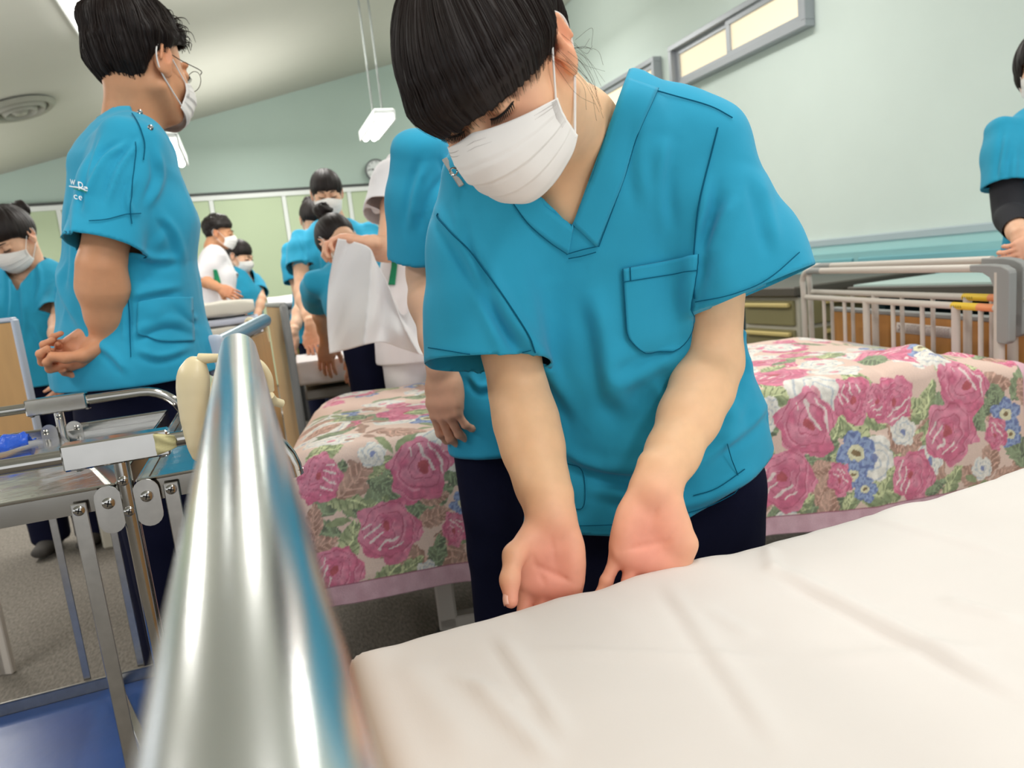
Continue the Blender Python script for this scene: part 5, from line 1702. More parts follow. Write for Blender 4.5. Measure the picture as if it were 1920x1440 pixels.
FN = dict(rose=p_rose, bud=p_bud, leaf=p_leaf, white=p_white, blue=p_blue, sprig=p_sprig)
front = [  # px, py, kind, radius (m), turn, tint
    (660, 965, 'sprig', .07, .3, 0), (740, 1020, 'sprig', .06, 1, 2), (1660, 850, 'sprig', .08, .4, 0), (1840, 900, 'sprig', .05, .4, 0), (1690, 860, 'sprig', .09, 1.2, 2), (1500, 950, 'sprig', .06, .8, 0),
    (640, 925, 'leaf', .062, -.5, 0), (690, 960, 'leaf', .045, .9, 0), (655, 1005, 'leaf', .058, 1.2, 0), (800, 782, 'leaf', .07, .1, 0), (700, 868, 'leaf', .055, .3, 0), (720, 905, 'leaf', .05, -.5, 1),
    (748, 925, 'leaf', .055, 1.4, 1), (782, 945, 'leaf', .05, -1.2, 1), (850, 885, 'leaf', .05, -.8, 1), (858, 820, 'leaf', .055, .9, 0), (820, 1028, 'leaf', .05, 1.3, 1), (722, 1075, 'leaf', .06, .8, 0), (600, 1010, 'leaf', .05, .2, 2),
    (770, 1052, 'leaf', .04, .5, 0), (665, 890, 'leaf', .065, .7, 2), (585, 965, 'leaf', .05, 1.4, 2), (815, 960, 'leaf', .05, .3, 2), (812, 925, 'leaf', .045, 0, 2), (680, 1090, 'leaf', .04, .4, 0), (880, 1040, 'leaf', .04, .2, 2),
    (870, 1000, 'leaf', .035, -.4, 0), (610, 850, 'leaf', .05, .2, 0), (620, 1110, 'leaf', .04, .7, 0),
    (655, 828, 'white', .035, 0, 0), (695, 845, 'white', .036, 0, 1), (835, 832, 'white', .075, .4, 0), (800, 1062, 'white', .03, 0, 1), (570, 830, 'white', .04, 0, 1),
    (880, 962, 'blue', .045, 0, 0), (868, 940, 'blue', .035, 1, 0),
    (595, 892, 'rose', .058, 1.2, 0), (785, 875, 'rose', .082, .4, 0), (728, 985, 'rose', .080, 2.2, 0), (632, 1057, 'rose', .065, 2.6, 0), (853, 985, 'bud', .046, 4.0, 0),
    (1462, 740, 'leaf', .07, 0, 0), (1460, 790, 'leaf', .05, .8, 1), (1500, 868, 'leaf', .06, 1.3, 1), (1530, 872, 'leaf', .052, -1.2, 1), (1590, 795, 'leaf', .05, -.6, 1), (1580, 775, 'leaf', .06, 1.2, 0),
    (1612, 800, 'leaf', .065, -.8, 0), (1645, 775, 'leaf', .06, -.4, 0), (1725, 765, 'leaf', .068, .15, 0), (1750, 745, 'leaf', .05, 1.2, 0), (1800, 768, 'leaf', .06, 1.4, 1), (1842, 770, 'leaf', .055, -1, 1), (1783, 745, 'leaf', .05, .5, 1),
    (1650, 912, 'leaf', .075, .1, 0), (1672, 875, 'leaf', .06, .9, 0), (1790, 895, 'leaf', .055, .8, 0), (1755, 905, 'leaf', .04, .4, 1), (1850, 690, 'leaf', .05, -1, 0), (1880, 720, 'leaf', .055, -.7, 1), (1865, 745, 'leaf', .04, 1, 1),
    (1545, 905, 'leaf', .055, 1.1, 2), (1552, 940, 'leaf', .06, 1.3, 2), (1540, 870, 'leaf', .045, .3, 2), (1690, 815, 'leaf', .055, -1, 2), (1716, 835, 'leaf', .055, 1, 2), (1866, 850, 'leaf', .06, 1.4, 2), (1700, 780, 'leaf', .04, .6, 2),
    (1460, 960, 'leaf', .05, 1, 1), (1510, 935, 'leaf', .04, .6, 0), (1450, 700, 'leaf', .06, .4, 0), (1890, 880, 'leaf', .04, .4, 2), (1770, 690, 'leaf', .05, .7, 0), (1590, 930, 'leaf', .04, .9, 0),
    (1538, 735, 'white', .09, .4, 0), (1445, 772, 'white', .05, 0, 1), (1700, 800, 'white', .04, 0, 1), (1640, 848, 'white', .065, .7, 1), (1745, 855, 'white', .05, 0, 1), (1750, 690, 'white', .05, 1, 1), (1480, 975, 'white', .04, 0, 1), (1850, 870, 'white', .035, 0, 1),
    (1608, 840, 'blue', .06, 0, 0), (1600, 880, 'blue', .04, 1, 0), (1618, 905, 'blue', .035, 2, 0), (1898, 760, 'blue', .05, 1, 0), (1905, 800, 'blue', .04, 0, 0),
    (1520, 792, 'rose', .088, .4, 0), (1478, 892, 'rose', .085, 2.2, 0), (1612, 742, 'rose', .06, 3.4, 0), (1685, 742, 'rose', .062, 5.2, 0), (1820, 715, 'rose', .078, .4, 0), (1790, 802, 'rose', .085, 2.3, 0),
    (1575, 888, 'bud', .046, 4, 0), (1712, 882, 'rose', .068, 2.7, 0), (1880, 800, 'bud', .05, 4, 0), (1655, 745, 'bud', .05, 2, 0)]

DB = .36
na, nb_ = 700, 470
aa = np.linspace(-.045, LB - .005, na); bb = np.linspace(-WB - .07, DB, nb_)        # b<0 on top, b>0 down the near side
AA, BBg = np.meshgrid(aa, bb, indexing='ij')


def blanket_shape(A, B):
    R = .035
    o = np.maximum(B + R, 0); ang_ = np.minimum(o / R, np.pi / 2)
    yv = np.where(B < -R, -B, R - R * np.sin(ang_)); z = ZB + .012 - R * (1 - np.cos(ang_)) - np.maximum(o - R * np.pi / 2, 0)
    far = np.maximum(-B - WB + .0, 0); z = z - far * .9; yv = yv - far * .45
    dn = np.clip((ZB - z) / .3, 0, 1)
    left = np.clip((.05 - A) / .10, 0, 1); z = z - left ** 2 * .03
    # folds that hang from the edge
    y = yv - dn * (.022 + .016 * np.sin(A * 9 + 1) + .012 * vnoise(np.stack([A * 7, B * 1.5], -1), 31) + .006 * vnoise(np.stack([A * 22, B * 2], -1), 32))
    z = z + (1 - dn) * (.006 * vnoise(np.stack([A * 5, B * 6], -1), 33) + .003 * vnoise(np.stack([A * 14, B * 9], -1), 34))
    # soft heap near the board
    z = z + .026 * np.exp(-((A - LB + .30) / .12) ** 2) * np.exp(-((B + .15) / .13) ** 2) - (1 - dn) * .045 * np.clip((A - LB + .35) / .35, 0, 1) ** 1.5
    for (a0, b0, a1, b1, w_, am) in ((LB - .22, -.30, LB - .34, .10, .022, .016), (LB - .40, -.25, LB - .50, .12, .02, -.010), (LB - .14, -.16, LB - .02, .02, .018, .012), (.5, -.2, .42, .2, .03, .008), (.9, -.1, 1.0, .2, .03, .008)):
        dx, dy = a1 - a0, b1 - b0; t = np.clip(((A - a0) * dx + (B - b0) * dy) / (dx * dx + dy * dy), 0, 1); d2 = (A - a0 - t * dx) ** 2 + (B - b0 - t * dy) ** 2
        h_ = am * np.exp(-d2 / w_ ** 2); z = z + h_ * (1 - dn); y = y - h_ * dn
    hem = .0 + .05 * np.clip(A / LB, 0, 1)
    z = z - dn * hem * .6
    return O * [1, 1, 0] + UB * A[..., None] + VBx * y[..., None] + np.stack([A * 0, A * 0, z], -1)


colr = np.tile(BASE, (na * nb_, 1)); fa, fb = AA.ravel(), BBg.ravel()
colr += (vnoise(np.stack([fa * 6, fb * 6], -1), 40) * .035)[:, None] * np.array([.6, 1, 1])


def stamp(a, b, kind, R, rot, tint, sd):
    sel = np.where((np.abs(fa - a) < R * 1.4) & (np.abs(fb - b) < R * 1.4))[0]
    if not len(sel): return
    x, y = fa[sel] - a, -(fb[sel] - b); c, s_ = math.cos(rot), math.sin(rot)
    u, v = x * c + y * s_, -x * s_ + y * c
    if kind in ('rose', 'bud'): u, v = x, y; sd = rot
    wq = np.stack([x / R * 3.5 + sd * 3, y / R * 3.5 + a * 9], -1); u = u + R * .10 * vnoise(wq, 51); v = v + R * .10 * vnoise(wq, 52)
    ins, cc_ = FN[kind](u, v, R, sd, tint)
    cc_ = cc_ * .86 + BASE * .14; cc_ = cc_ * (1 + .16 * vnoise(wq * 2.2, 53))[:, None]; colr[sel[ins]] = cc_[ins]


rg = np.random.default_rng(11)
kinds = ['leaf', 'leaf', 'leaf', 'rose', 'white', 'sprig', 'white', 'leaf', 'blue', 'bud', 'leaf', 'white']
for k in range(330):
    kd = kinds[rg.integers(len(kinds))]; R = dict(leaf=.065, rose=.08, white=.06, sprig=.07, blue=.05, bud=.05)[kd] * (.8 + .4 * rg.random())
    stamp(rg.random() * LB, (-.05 - rg.random() * (WB + .05)) if k > 130 or kd not in ('leaf', 'sprig') else rg.random() * .3, kd, R, rg.random() * 6.28, int(rg.integers(3)) if kd in ('leaf', 'sprig') else 0, rg.random() * 6)
for (px_, py_, kd, R, rot, tint) in front:
    r = ray(px_, py_); nv = O - VBx * .03 - CAM; t = (nv @ VBx) / (r @ VBx); h = CAM + r * t
    if h[2] < ZB:
        a, b = (h - O) @ UB, ZB - h[2] + .012
        b = b / (1 + .6 * .05 * a / LB / .3)
    else:
        h = W(px_, py_, z=ZB); a, b = (h - O) @ UB, -((h - O) @ VBx)
    stamp(a, b, kd, R * .93, rot, tint, px_ * .01)
bord = fb > DB - .05
colr[bord] = C_(226, 184, 196) + vnoise(np.stack([fa[bord] * 60, fb[bord] * 60], -1), 41)[:, None] * .06
colr[(fb > DB - .053) & (fb < DB - .048)] = C_(176, 110, 130)
bord = fa > LB - .06
colr[bord] = C_(228, 186, 198) + vnoise(np.stack([fa[bord] * 60, fb[bord] * 60], -1), 42)[:, None] * .06
BLK = mat('rose_blanket', (1, 1, 1, 1), .95, spec=.08, vcol='weave', noise=.05, nscale=300, bump=.35, bscale=420, bdist=.002, sheen=.15)
bl = gridmesh('rose_blanket', blanket_shape(AA, BBg), BLK, None, thick=.004, colors=np.clip(colr, 0, 1), cname='weave', flip=True)
tag(bl, 'fleecy pink blanket printed with roses and green leaves covering the middle bed', 'blanket')

# left end board of that bed, with a cloth tie on its far corner
a0, a1 = P(404, 650, 1.62), P(496, 601, 2.30)
d_ = nrm((a1 - a0) * [1, 1, 0]); zz = (a0[2] + a1[2]) / 2
MB().tube([a0, a1], .021, 24).build('board_pipe', mat('blue_grey_pipe', srgb(120, 148, 166), .3, metal=.5), bedB)
MB().bar(((a0 + a1) / 2) * [1, 1, 0] + [0, 0, .30], ((a0 + a1) / 2) * [1, 1, 0] + [0, 0, zz - .02], np.linalg.norm(a1 - a0) - .02, .018, d_, .004).build('end_board', WOOD, bedB, False)
S = Sculpt(a0 - .09, a0 + .09, .004); S.loft([(a0 - d_ * .012 + [0, 0, .012], .022, .016), (a0 - d_ * .012 - [0, 0, .05], .022, .016)], np.cross(d_, (0, 0, 1)), k=.01, ex=3)
meshobj('end_cap', *S.mesh(), GREYL, bedB)
m = MB(); t_ = a1 - d_ * .10
m.tube(spline([P(462, 617, 2.2), P(470, 604, 2.18), P(484, 605, 2.2), P(497, 612, 2.25), P(500, 630, 2.27), P(502, 640, 2.28)], 6), .008, 10).tube(spline([P(462, 612, 2.2), P(466, 600, 2.2), P(476, 604, 2.18), P(466, 614, 2.18)], 6), .009, 10)
ct_ = m.build('cloth_tie', IVORY, None); tag(ct_, 'cream cloth tie knotted round the blue grey pipe beside the folded towels', 'tie')

# ================================================================ beds and linen farther back
def simple_bed(a, b, c, zt_, label, mcol, sheet=True, thick=.10):
    """a,b near edge corners, c far corner direction (room xy)"""
    a, b, c = [np.asarray(v, float)[:2] for v in (a, b, c)]
    u = b - a; L = np.linalg.norm(u); u = np.r_[u / L, 0]; v = np.array([-u[1], u[0], 0]); Wd = abs((c - a) @ v[:2])
    R = np.array([u, v, [0, 0, 1]]).T; o = np.r_[a, 0]
    bd = root('hospital_bed', o + u * L / 2 + v * Wd / 2, label, 'bed')
    q = lambda s, t, z: o + u * s + v * t + np.array([0, 0, z])
    MB().box(q(L / 2, Wd / 2, zt_ - thick / 2), (L, Wd, thick), R, .03).build('mattress', mcol, bd)
    MB().box(q(L / 2, Wd / 2, zt_ - thick - .045), (L - .04, Wd - .06, .045), R, .008).build('bed_base', GREYP, bd, False)
    for s in (.15, L - .15):
        for t in (.08, Wd - .08): MB().box(q(s, t, (zt_ - thick - .06) / 2), (.04, .04, zt_ - thick - .06), R, .004).build('leg', DGREY, bd, False)
    return bd, q, L, Wd


A3 = W(556, 688, z=.69); bd3, q3, L3, W3 = simple_bed(A3, A3 + [1.9, -.12, 0], A3 + [0, .52, 0], .69, 'bed with white fitted sheet behind the rose blanket, where students tuck the corner', MAT['mattress_cloth'])
u, v = np.meshgrid(np.linspace(0, 1, 140), np.linspace(-.10, 1.0, 90), indexing='ij')
dn = np.clip(-v / .1, 0, 1)
G = q3(0, 0, 0) + (q3(1, 0, 0) - q3(0, 0, 0)) * (u * L3)[..., None] + (q3(0, 1, 0) - q3(0, 0, 0)) * (np.clip(v, 0, 1) * W3 - .012 - .006 * vnoise(np.stack([u * 30 + v * 40, v * 10], -1), 3) * dn)[..., None] \
    + np.stack([u * 0, u * 0, .706 - dn * .105 + .006 * vnoise(np.stack([u * 16, v * 9], -1), 2)], -1)
sh3 = gridmesh('fitted_sheet', G, WHITEC, None, thick=.002); tag(sh3, 'white fitted sheet pulled over the mattress behind the rose blanket', 'sheet')
b0, b1 = P(531, 573, 2.82), P(503, 577, 3.55)
dd = nrm((b1 - b0) * [1, 1, 0]); ht = (b0[2] + b1[2]) / 2
MB().bar((b0 + b1) / 2 * [1, 1, 0] + [0, 0, .25], (b0 + b1) / 2 * [1, 1, 0] + [0, 0, ht], np.linalg.norm(b1 - b0), .022, dd, .006).build('end_board', WOOD, bd3, False)
MB().bar(b0 * [1, 1, 0] + [0, 0, .2], b0 * [1, 1, 0] + [0, 0, ht + .01], .045, .03, dd, .008).build('board_profile', GREYP, bd3)
MB().bar(b0 + dd * .0 - [0, 0, b0[2] - ht - .008], b1 + [0, 0, ht - b1[2] + .008], .03, .02, (1, 0, 0), .006).build('board_profile', GREYP, bd3)

# folded towels on a grey table left of that board
tz = .80
T0 = P(375, 640, 2.55); tt_ = root('linen_table', T0 * [1, 1, 0], 'dark grey wheeled table carrying the folded white towels behind the tall student', 'table')
tc_ = W(430, 648, z=tz)
tc_ = P(372, 655, 2.62); tz = tc_[2]
MB().box((tc_[0], tc_[1] + .2, tz - .02), (.50, .55, .04), bev=.008).build('table_top', DGREY, tt_, False)
for sx in (-.22, .22):
    for sy in (-.02, .42): MB().box((tc_[0] + sx, tc_[1] + sy, (tz - .04) / 2), (.03, .03, tz - .04)).build('leg', DGREY, tt_, False)
CREAM = mat('cream_towel', srgb(232, 226, 212), .95, spec=.08, bump=.4, bscale=350, sheen=.2)
LBLUE = mat('pale_blue_towel', srgb(208, 212, 226), .95, spec=.08, bump=.4, bscale=350, sheen=.2)
zb_ = tz
for k, (hh_, cm, lab_) in enumerate(((.035, LBLUE, 'pale blue towel folded flat at the bottom of the stack behind the bed board'), (.035, CREAM, 'cream towel with rolled edge in the middle of the folded stack'),
                                     (.03, LBLUE, 'pale blue towel under the top towel of the folded stack'), (.062, CREAM, 'thick cream towel folded on top of the stack behind the bed board'))):
    sx, sy = .48 - .015 * k, .40
    a_, b_ = np.meshgrid(np.linspace(0, 1, 40), np.linspace(0, 2 * np.pi, 40), indexing='ij')
    ex = lambda t: np.sign(t) * np.abs(t) ** .35
    G = np.stack([tc_[0] + (a_ - .5) * sx, tc_[1] + .2 + ex(np.cos(b_)) * sy / 2, zb_ + hh_ / 2 + ex(np.sin(b_)) * hh_ / 2 * (1 - .25 * (np.abs(a_ - .5) * 2) ** 6) + .004 * vnoise(np.stack([a_ * 8, b_ * 2], -1), k)], -1)
    m = MB(); n1, n2 = a_.shape; idx = np.arange(n1 * n2).reshape(n1, n2)
    Fq = np.stack([idx[:-1, :-1], idx[1:, :-1], idx[1:, 1:], idx[:-1, 1:]], -1).reshape(-1, 4).tolist() + [tuple(idx[0]), tuple(idx[-1][::-1])]
    o = meshobj('folded_towel', G.reshape(-1, 3), Fq, cm); tag(o, lab_, 'towel', 'folded towels'); zb_ += hh_ + .001

# far bed with a rolled quilt, and an olive mattress
A4 = W(497, 575, z=.86); A4 = P(512, 585, 4.9); bd4, q4, L4, W4 = simple_bed(A4, A4 + [1.1, 0, 0], A4 + [0, .8, 0], A4[2], 'grey bed with a rolled white quilt in front of the green panels', DGREY)
a_, b_ = np.meshgrid(np.linspace(0, 1, 40), np.linspace(0, 2 * np.pi, 30), indexing='ij')
rr_ = .05 * (1 + .08 * vnoise(np.stack([a_ * 9, np.cos(b_) * 2, np.sin(b_) * 2], -1), 3))
G = np.stack([A4[0] - .02 + a_ * .62, A4[1] + .25 + np.cos(b_) * rr_ * 2.6, A4[2] + .052 + np.sin(b_) * rr_], -1)
qr = gridmesh('rolled_quilt', G, WHITEC); tag(qr, 'rolled white quilt with blue print lying on the far grey bed', 'quilt')
for k in range(2):
    MB().box((A4[0] + .04, A4[1] + .1 + .5 * k, .5), (.05, .05, 1.0 * A4[2])).build('post', DGREY, bd4, False)
A5 = P(546, 668, 4.65); bd5, q5, L5, W5 = simple_bed(A5, A5 + [.9, 0, 0], A5 + [0, .28, 0], P(546, 644, 4.65)[2], 'bed with an olive mattress seen between the arms of the standing student', mat('olive_cloth', srgb(140, 134, 56), .8), thick=.09)
pl = MB().box(q5(.3, .14, P(546, 634, 4.65)[2]), (.6, .24, .055), bev=.02).build('pillow', WHITEC, None, False); tag(pl, 'small white pillow on the olive mattress', 'pillow')

# wood board at the left edge of the picture
c0, c1 = P(-150, 612, 1.95), P(27, 600, 1.95)
lb = root('bed_end_board', c1 * [1, 1, 0], 'light wood bed end board with grey edge at the left edge of the picture', 'bed board')
d_ = nrm((c1 - c0) * [1, 1, 0]); MB().bar((c0 + c1) / 2 * [1, 1, 0] + [0, 0, .50], (c0 + c1) / 2 * [1, 1, 0] + [0, 0, c1[2] - .005], np.linalg.norm(c1 - c0), .02, d_, .004).build('panel', WOOD, lb, False)
ca_ = MB(); ca_.bar((*c1[:2], .5), (*c1[:2], c1[2] + .002), .010, .026, d_, .003); ca_.build('edge_profile', GREYL, lb, False)
MB().bar(c0 * [1, 1, 0] + [0, 0, c1[2] + .002], c1 + [0, 0, .002], .026, .012, np.cross(d_, (0, 0, 1)), .003).build('edge_profile', GREYL, lb, False)
for t in (.0, .07):
    q = c0 + (c1 - c0) * t; MB().bar((q[0], q[1], 0), (q[0], q[1], .52), .04, .02, d_, .003).build('leg', RAILM, lb, False)
# beige drawer cart with coiled cable between the students
e0 = P(207, 760, 3.2); eh = P(200, 665, 3.2)[2]
cb = root('bedside_cabinet', e0 * [1, 1, 0], 'beige bedside unit with a coiled black cable between the two left students', 'cabinet')
MB().box((e0[0], e0[1], eh / 2), (.22, .3, eh), bev=.01).build('body', BEIGE, cb, False)
MB().box((e0[0] - .01, e0[1] - .155, eh - .09), (.17, .012, .13), bev=.004).build('wood_panel', WOOD, cb, False)
t = np.linspace(0, 1, 160); pa_, pb__ = P(206, 662, 3.02), P(180, 705, 3.02)
co = pa_ + (pb__ - pa_) * t[:, None] + .010 * (np.cos(t * 70)[:, None] * cv((1, 0, 0)) + np.sin(t * 70)[:, None] * cv((0, .6, 1)))
MB().tube(co, .003, 6).build('coiled_cable', BLACK, cb)


# ================================================================ the other students
TONE_T = np.array(srgb(206, 150, 112))[:3]
TONE_L = np.array(srgb(234, 186, 154))[:3]
castd[0] = 1.4


def surf_tube(tr, pts, r, name, m, par, off=.003, n=8):
    b = MB(); b.tube(drape_line(tr, pts, n, off), r, 5); return b.build(name, m, par)


def surf_patch(tr, rows, name, m, par, off=.004, thick=.002, sm=2, n=20):
    """patch of cloth laid on a form: rows of picture points"""
    G = []
    for row in rows:
        q = spline([(x, y, 0) for x, y in row], 8) if len(row) > 2 else np.array([(row[0][0] + (row[1][0] - row[0][0]) * t, row[0][1] + (row[1][1] - row[0][1]) * t, 0) for t in np.linspace(0, 1, 9)])
        i = np.linspace(0, len(q) - 1, n); q = np.stack([np.interp(i, range(len(q)), q[:, j]) for j in range(2)], 1); G.append(q)
    G = np.array(G); k = 22; i = np.linspace(0, len(G) - 1, k); lo = np.floor(i).astype(int).clip(0, len(G) - 2); f = (i - lo)[:, None, None]
    G = G[lo] * (1 - f) + G[lo + 1] * f
    Q = np.array([[cast(tr, x, y, off) for x, y in row] for row in G])
    for _ in range(sm): Q[1:-1, 1:-1] = Q[1:-1, 1:-1] * .5 + .125 * (Q[2:, 1:-1] + Q[:-2, 1:-1] + Q[1:-1, 2:] + Q[1:-1, :-2])
    return gridmesh(name, Q, m, par, thick=thick)


def P1(px, py, d): return P(px, py, d * 1.08)


# ---- tall student with glasses, seen from behind, hands joined at his back
Hm = Head(P1(262, 124, 1.45), *turn(42, 6, -2), 1.07)
cr = []
for (x0, y0, x1, y1, w, a, d) in ((270, 270, 200, 300, .012, .007, 1.33), (262, 290, 180, 380, .012, .007, 1.33), (250, 330, 170, 430, .012, -.007, 1.35), (200, 270, 150, 420, .010, .006, 1.38), (180, 300, 128, 480, .010, -.006, 1.40),
                                  (330, 430, 240, 500, .016, .009, 1.33), (330, 480, 230, 560, .014, -.009, 1.33), (350, 560, 250, 610, .014, .008, 1.33), (360, 620, 270, 600, .014, -.008, 1.33), (140, 500, 170, 610, .02, .010, 1.42),
                                  (300, 400, 250, 480, .012, .006, 1.32)):
    cr.append((P1(x0, y0, d), P1(x1, y1, d), w, a))
M1 = person('tall student in teal scrubs with glasses, seen from behind, hands clasped at his back', TONE_T, (0, 0), 1.80, 74, head=Hm, hipP=P1(256, 690, 1.50), neckP=P1(247, 254, 1.46),
            arms={'R': (P1(190, 500, 1.28), P1(200, 628, 1.33), cv((-.90, -.50, .12)), cv((-.2, .35, 1)), dict(curls=[(38, 75, 50), (42, 75, 50), (46, 78, 50), (50, 80, 50)], thumb=(.45, .85, .5, 35, 30), s=.86, spread=.4)),
                  'L': (P1(330, 560, 1.66), P1(213, 697, 1.34), cv((-1, .20, .10)), cv((.1, .3, 1)), dict(curls=[(25, 50, 35), (30, 50, 40), (35, 55, 40), (40, 55, 40)], s=.72, spread=.4))},
            hair=None, detail=1, res=.0042, armres=.0026, shirtfat=1.1, ripple=.006, creases=cr, hemdrop=.012, vdepth=.10, shoulder_w=.155, bf=(.9, .84, .82, .86, .93, 1, 1), shirtshift=-.012, shshift=-.035, sleevefat=.86, neckfat=.86, folddmax=1.62,
            fold=[([(194, 250), (167, 328), (164, 370)], 6, .006), ([(242, 267), (194, 300), (167, 361), (160, 400)], 7, .008), ([(267, 258), (222, 320), (200, 389)], 7, .007), ([(292, 272), (300, 333), (278, 390)], 8, .007),
                  ([(239, 463), (278, 483), (339, 486)], 9, .008), ([(242, 558), (278, 547), (342, 536)], 9, .007), ([(242, 630), (283, 610), (322, 602), (370, 622)], 9, .009), ([(230, 505), (240, 558), (244, 666)], 6, -.006),
                  ([(139, 380), (136, 491), (130, 547)], 7, .006), ([(110, 491), (117, 547), (155, 616)], 9, .008), ([(255, 655), (300, 668), (360, 650)], 8, .007), ([(300, 400), (330, 440), (345, 500)], 9, .006),
                  ([(255, 330), (240, 370), (250, 410)], 6, .005), ([(330, 560), (350, 590), (372, 600)], 7, .006), ([(180, 640), (215, 670), (240, 700)], 8, .006)])
r1 = M1['root']; tr1 = bvh(*M1['shirt'])
pts = hair_short(Hm, r1, 4, 1, fringe=.055)
strands(pts, r1, 900, r=.0006, lift=.004, seed=9, t0=.02)
m = MB(); rg = np.random.default_rng(8)
for i in range(520):          # tousled locks at the crown and forehead
    a = rg.random() * 2 * np.pi; t = rg.random() ** .6 * 1.25; d = np.array([math.sin(t) * math.sin(a), math.sin(t) * math.cos(a), math.cos(t)])
    s0 = EC + d * ER * 1.10; k_ = .5 if d[1] > .55 else 1.0
    e = s0 + np.array([.018 * math.sin(a * 3), .026, .004]) * k_ + rg.normal(0, .006, 3); e2 = e + np.array([rg.normal(0, .006), .012 * k_, -.012 + rg.normal(0, .004)])
    q = spline([s0, e, e2], 5); m.tube(Hm(q), np.linspace(.0017, .0005, len(q)), 4)
m.build('hair_locks', HAIRS, r1)
# glasses
g_ = MB()
for g in (-1, 1):
    a = np.linspace(0, 2 * np.pi, 33)[:-1]; c = np.array([g * .034, .108 - .004 * 0, -.004])
    ring = c + np.stack([.024 * np.cos(a), -.0035 * g * np.cos(a) * g, .021 * np.sin(a)], 1); g_.tube(Hm(ring), .0008, 8, closed=True)
    g_.tube(Hm(spline([(g * .058, .105, .006), (g * .068, .095, .010), (g * .0755, .04, .010), (g * .081, -.010, .012), (g * .079, -.028, -.004)], 6)), .0011, 8)
g_.tube(Hm(spline([(-.010, .109, .002), (0, .111, .006), (.010, .109, .002)], 5)), .0009, 8)
g_.build('glasses', mat('glasses_metal', srgb(70, 55, 48), .3, metal=.7), r1)
# white undershirt collar, print on the back, seams
u = np.linspace(0, 2 * np.pi, 60); nk = M1['neck']; ctr = nk + M1['up'] * .018
G = np.array([[ctr + M1['rt'] * (.058 - .003 * v) * math.cos(t) + M1['fr'] * (.053 * math.sin(t)) + M1['up'] * (.0 + .022 * v - .012 * math.sin(t)) for v in (0, .5, 1)] for t in u])
gridmesh('undershirt_collar', G, WHITEC, r1, thick=.003)
surf_tube(tr1, [(248, 215), (262, 240), (270, 270), (268, 300)], .0012, 'shoulder_seam', TEAL_D, r1)
surf_tube(tr1, [(255, 268), (250, 330), (244, 380), (246, 420)], .0010, 'armhole_seam', TEAL_D, r1)
surf_tube(tr1, [(168, 415), (200, 412), (236, 402), (262, 400)], .0009, 'stitch', TEAL_D, r1)
surf_tube(tr1, [(246, 670), (240, 560), (236, 480)], .0010, 'side_seam', TEAL_D, r1)
surf_patch(tr1, [[(258, 568), (300, 560), (358, 556)], [(258, 625), (300, 640), (362, 640)]], 'hip_pocket', TEAL, r1)
for (x, y) in ((262, 213), (281, 241)):
    p = cast(tr1, x, y, .003); MB().lathe(p, [(.005, 0), (.0055, .001), (.003, .002), (.0015, .001)], axis=nrm(CAM - p), n=16).build('snap_button', STEEL, r1)


def cloth_text(tr, txt, p_right, size, px0, py0, sx, slope, name, m, par, depth=.0035):
    c = bpy.data.curves.new('print', 'FONT'); c.body = txt; c.size = 1; c.resolution_u = 6; c.fill_mode = 'BOTH'
    o = bpy.data.objects.new('print', c); COL.objects.link(o); dg = bpy.context.evaluated_depsgraph_get(); me = bpy.data.meshes.new_from_object(o.evaluated_get(dg))
    import bmesh
    bm = bmesh.new(); bm.from_mesh(me); bmesh.ops.triangulate(bm, faces=bm.faces)
    for _ in range(2): bmesh.ops.subdivide_edges(bm, edges=[e for e in bm.edges if e.calc_length() > .12], cuts=1)
    bmesh.ops.triangulate(bm, faces=bm.faces)
    V = np.array([v.co[:] for v in bm.verts]); Fc = [[v.index for v in f.verts] for f in bm.faces]; bm.free()
    bpy.data.objects.remove(o); bpy.data.meshes.remove(me); bpy.data.curves.remove(c)
    Q = np.array([cast(tr, px0 + v[0] * sx, py0 - v[1] * size + v[0] * sx * slope, depth) for v in V])
    return meshobj(name, Q, Fc, m, par, False)


PR = mat('white_print', srgb(238, 242, 244), .7)
for ch, x_, y_, sz, sx_ in (('w', 134.5, 346, 22, 14), ('p', 148, 352, 24, 18), ('e', 159.5, 358, 18, 10), ('c', 141, 374, 18, 15), ('e', 148.5, 376, 18, 15)):
    cloth_text(tr1, ch, None, sz, x_, y_, sx_, .25, 'back_print', PR, r1)
surf_tube(tr1, [(134, 350), (148, 353), (162, 358)], .0014, 'print_line', PR, r1, off=.0035)
surf_tube(tr1, [(142, 355), (152, 358), (162, 361)], .0009, 'print_line', mat('green_print', srgb(30, 150, 110), .7), r1, off=.0035)

# ---- second student in teal, hidden behind the main one
H2 = Head(P(900, 128, 1.38), *turn(150, 20, 0), .95)
M2 = person('student in teal scrubs mostly hidden behind the bending student, arm hanging by the rose blanket', TONE_L * .9, (0, 0), 1.6, 152, head=H2, hipP=P(965, 752, 1.42), neckP=P(922, 262, 1.41), pantsfat=.80,
            arms={'R': (P(800, 515, 1.36), P(828, 690, 1.28), cv((.10, -1, -.1)), cv((.6, .1, -.75)), dict(curls=[(20, 25, 20), (22, 30, 20), (25, 30, 20), (28, 30, 20)])),
                  'L': (P(1010, 520, 1.55), P(1020, 690, 1.5), cv((0, -1, .1)), cv((-1, 0, 0)), {})},
            hair=lambda H, p: hair_bun(H, p), res=.0045, hemdrop=.08, shoulder_w=.20, shirtfat=.86,
            fold=[([(800, 300), (780, 360), (770, 430)], 9, .007), ([(850, 330), (815, 380), (800, 440)], 9, .007), ([(830, 290), (850, 330), (860, 345)], 7, .005), ([(880, 700), (900, 725), (925, 720)], 8, .006)])

